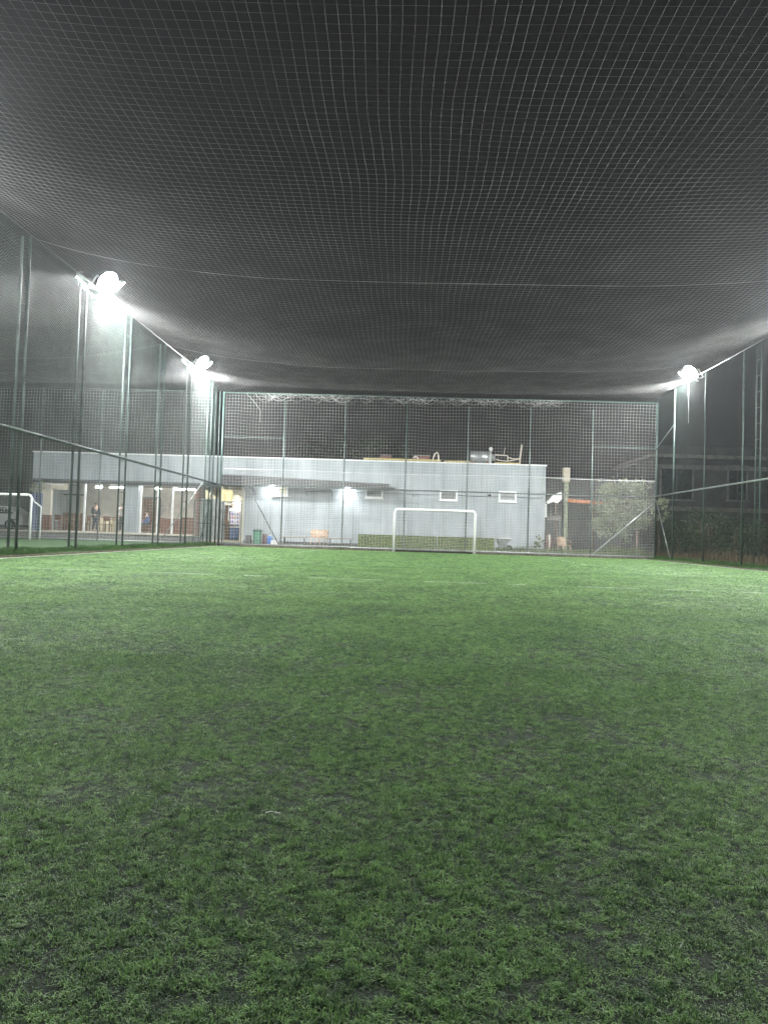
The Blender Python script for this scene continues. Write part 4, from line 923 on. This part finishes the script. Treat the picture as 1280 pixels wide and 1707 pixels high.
pf = tuft('pale_fibre', 1, .003, .011, .0016, M['line'], 1.0)
n = 260; y = 1.1 + 9 * rng.random(n) ** 1.5; x = rng.uniform(-1, 1, n) * (.62 * y + .5) - .03 * y
scatter('pale_fibres', np.stack([x, y, np.full(n, .009)], 1), np.repeat(rng.uniform(.5, 1.3, n)[:, None], 3, 1), np.stack([np.zeros(n), np.zeros(n), rng.uniform(0, 6.28, n)], 1), [pf], 'loose pale broken fibres scattered on the turf')
rk = MB(); rk.lathe([(.3, 0), (.42, .08), (.36, .22), (.15, .3)], (0, 0, 0), 9); r_ = rk.build('rock', M['concrete'], smooth=True); r_.location = (13.0, 25.2, .08); tag(r_, 'grey rock lying outside the right fence at the photo edge', 'rock')

# ------------------------------------------------------------------ house on the right
YH = 52.
hx0, _ = wxz(1092, 800, YH); hx1 = hx0 + 16; zc = at(1150, 765, YH).z
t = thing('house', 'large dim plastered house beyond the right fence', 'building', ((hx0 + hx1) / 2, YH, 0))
MB().box(hx0, hx1, YH, YH + 9, 0, zc).build('wall', M['house'], t)
MB().box(hx0 - .5, hx1 + .5, YH - .5, YH + 9.5, zc, zc + .25).build('cornice', M['concrete'], t)
MB().box(hx0 - .2, hx1 + .2, YH - .3, YH + 9.2, zc + .25, zc + .9).build('parapet', M['house'], t)
MB().box(hx0, hx1, YH - .12, YH - .003, zc - .75, zc - .45).build('string_course', M['concrete'], t)
for a, b, c, d in ((1102, 1152, 777, 833), (1214, 1242, 778, 834), (1290, 1320, 778, 834)):
    x0, z1 = wxz(a, c, YH); x1, z0 = wxz(b, d, YH)
    f = MB().box(x0 - .12, x0, YH - .08, YH - .003, z0, z1).box(x1, x1 + .12, YH - .08, YH - .003, z0, z1).box(x0 - .12, x1 + .12, YH - .08, YH - .003, z1, z1 + .12).box(x0 - .2, x1 + .2, YH - .16, YH - .003, z0 - .12, z0).build('window', M['concrete'], t)
    MB().box(x0, x1, YH - .03, YH - .004, z0, z1).build('pane', M['glass'], f)
    MB().box((x0 + x1) / 2 - .04, (x0 + x1) / 2 + .04, YH - .06, YH - .031, z0, z1).build('mullion', M['darkmetal'], f)
MB().box(hx0, hx1, YH - .2, YH - .003, at(1150, 845, YH).z - .3, at(1150, 845, YH).z).build('string_course', M['concrete'], t)
# dark hill beyond, so the skyline is closed
tag(MB().prism([(-200, 0), (-200, 9), (-120, 13), (-60, 9), (-10, 11), (40, 8), (90, 12), (200, 8), (200, 0)], 180, 190).build('hill', M['leafdark']), kind='structure')

# ------------------------------------------------------------------ car
t = thing('parked_car', 'white car parked behind the neighbouring goal at the left edge', 'car', (-25.6, 45, .4))
cx = at(50, 870, 45).x; L_ = 4.3; o_ = cx - L_; cz = .4
prof = [(0, .35), (0, .62), (.12, .78), (1.0, .95), (1.65, 1.42), (1.9, 1.48), (3.2, 1.46), (3.9, 1.05), (4.22, .98), (4.3, .6), (4.25, .32)]
body = [(o_ + x, cz + z) for x, z in prof]
low = [(o_ + x, cz + z) for x, z in [(4.25, .32), (3.85, .32), (3.78, .55), (3.6, .68), (3.35, .68), (3.17, .55), (3.1, .3), (1.32, .3), (1.25, .55), (1.07, .68), (.82, .68), (.64, .55), (.57, .32), (0, .35)]]
MB().prism(body[:-1] + low[:-1], 44.2, 45.9).build('body', M['carpaint'], t)
win = [(o_ + x, cz + z) for x, z in [(1.12, .98), (1.7, 1.38), (2.3, 1.4), (2.3, .98)]]; win2 = [(o_ + x, cz + z) for x, z in [(2.4, .98), (2.4, 1.4), (3.15, 1.38), (3.7, 1.02)]]
MB().prism(win, 44.185, 44.197).build('side_window', M['glass'], t); MB().prism(win2, 44.185, 44.197).build('side_window', M['glass'], t)
for x in (.95, 3.47):
    w_ = MB().tube([(o_ + x, 44.17, cz + .32), (o_ + x, 44.4, cz + .32)], .32, 20).build('wheel', M['rubber'], t, smooth=True)
    MB().tube([(o_ + x, 44.15, cz + .32), (o_ + x, 44.168, cz + .32)], .19, 16).build('rim', M['galv'], w_)
MB().box(o_ + 2.35, o_ + 2.55, 44.16, 44.198, cz + .85, cz + .89).build('door_handle', M['darkmetal'], t)
MB().box(o_ - .02, o_ + .2, 44.25, 44.5, cz + .6, cz + .72).build('headlight', M['white'], t)
MB().box(o_ + 1.25, o_ + 1.42, 44.02, 44.19, cz + .95, cz + 1.07).build('mirror', M['carpaint'], t)

# ------------------------------------------------------------------ haze volume added to make the glow round the floodlights
hz = MB().box(-230, 230, -70, 270, -1.2, 16).build('haze', None); tag(hz, 'thin pale haze added to make the floodlights glow', 'haze', kind='stuff')
m = bpy.data.materials.new('haze'); m.use_nodes = True; tt = m.node_tree; tt.nodes.remove(tt.nodes['Principled BSDF'])
pv = tt.nodes.new('ShaderNodeVolumePrincipled'); pv.inputs['Color'].default_value = (.95, .97, 1, 1); pv.inputs['Density'].default_value = HAZE; pv.inputs['Anisotropy'].default_value = .7
tt.links.new(pv.outputs[0], tt.nodes['Material Output'].inputs['Volume']); hz.data.materials.append(m)
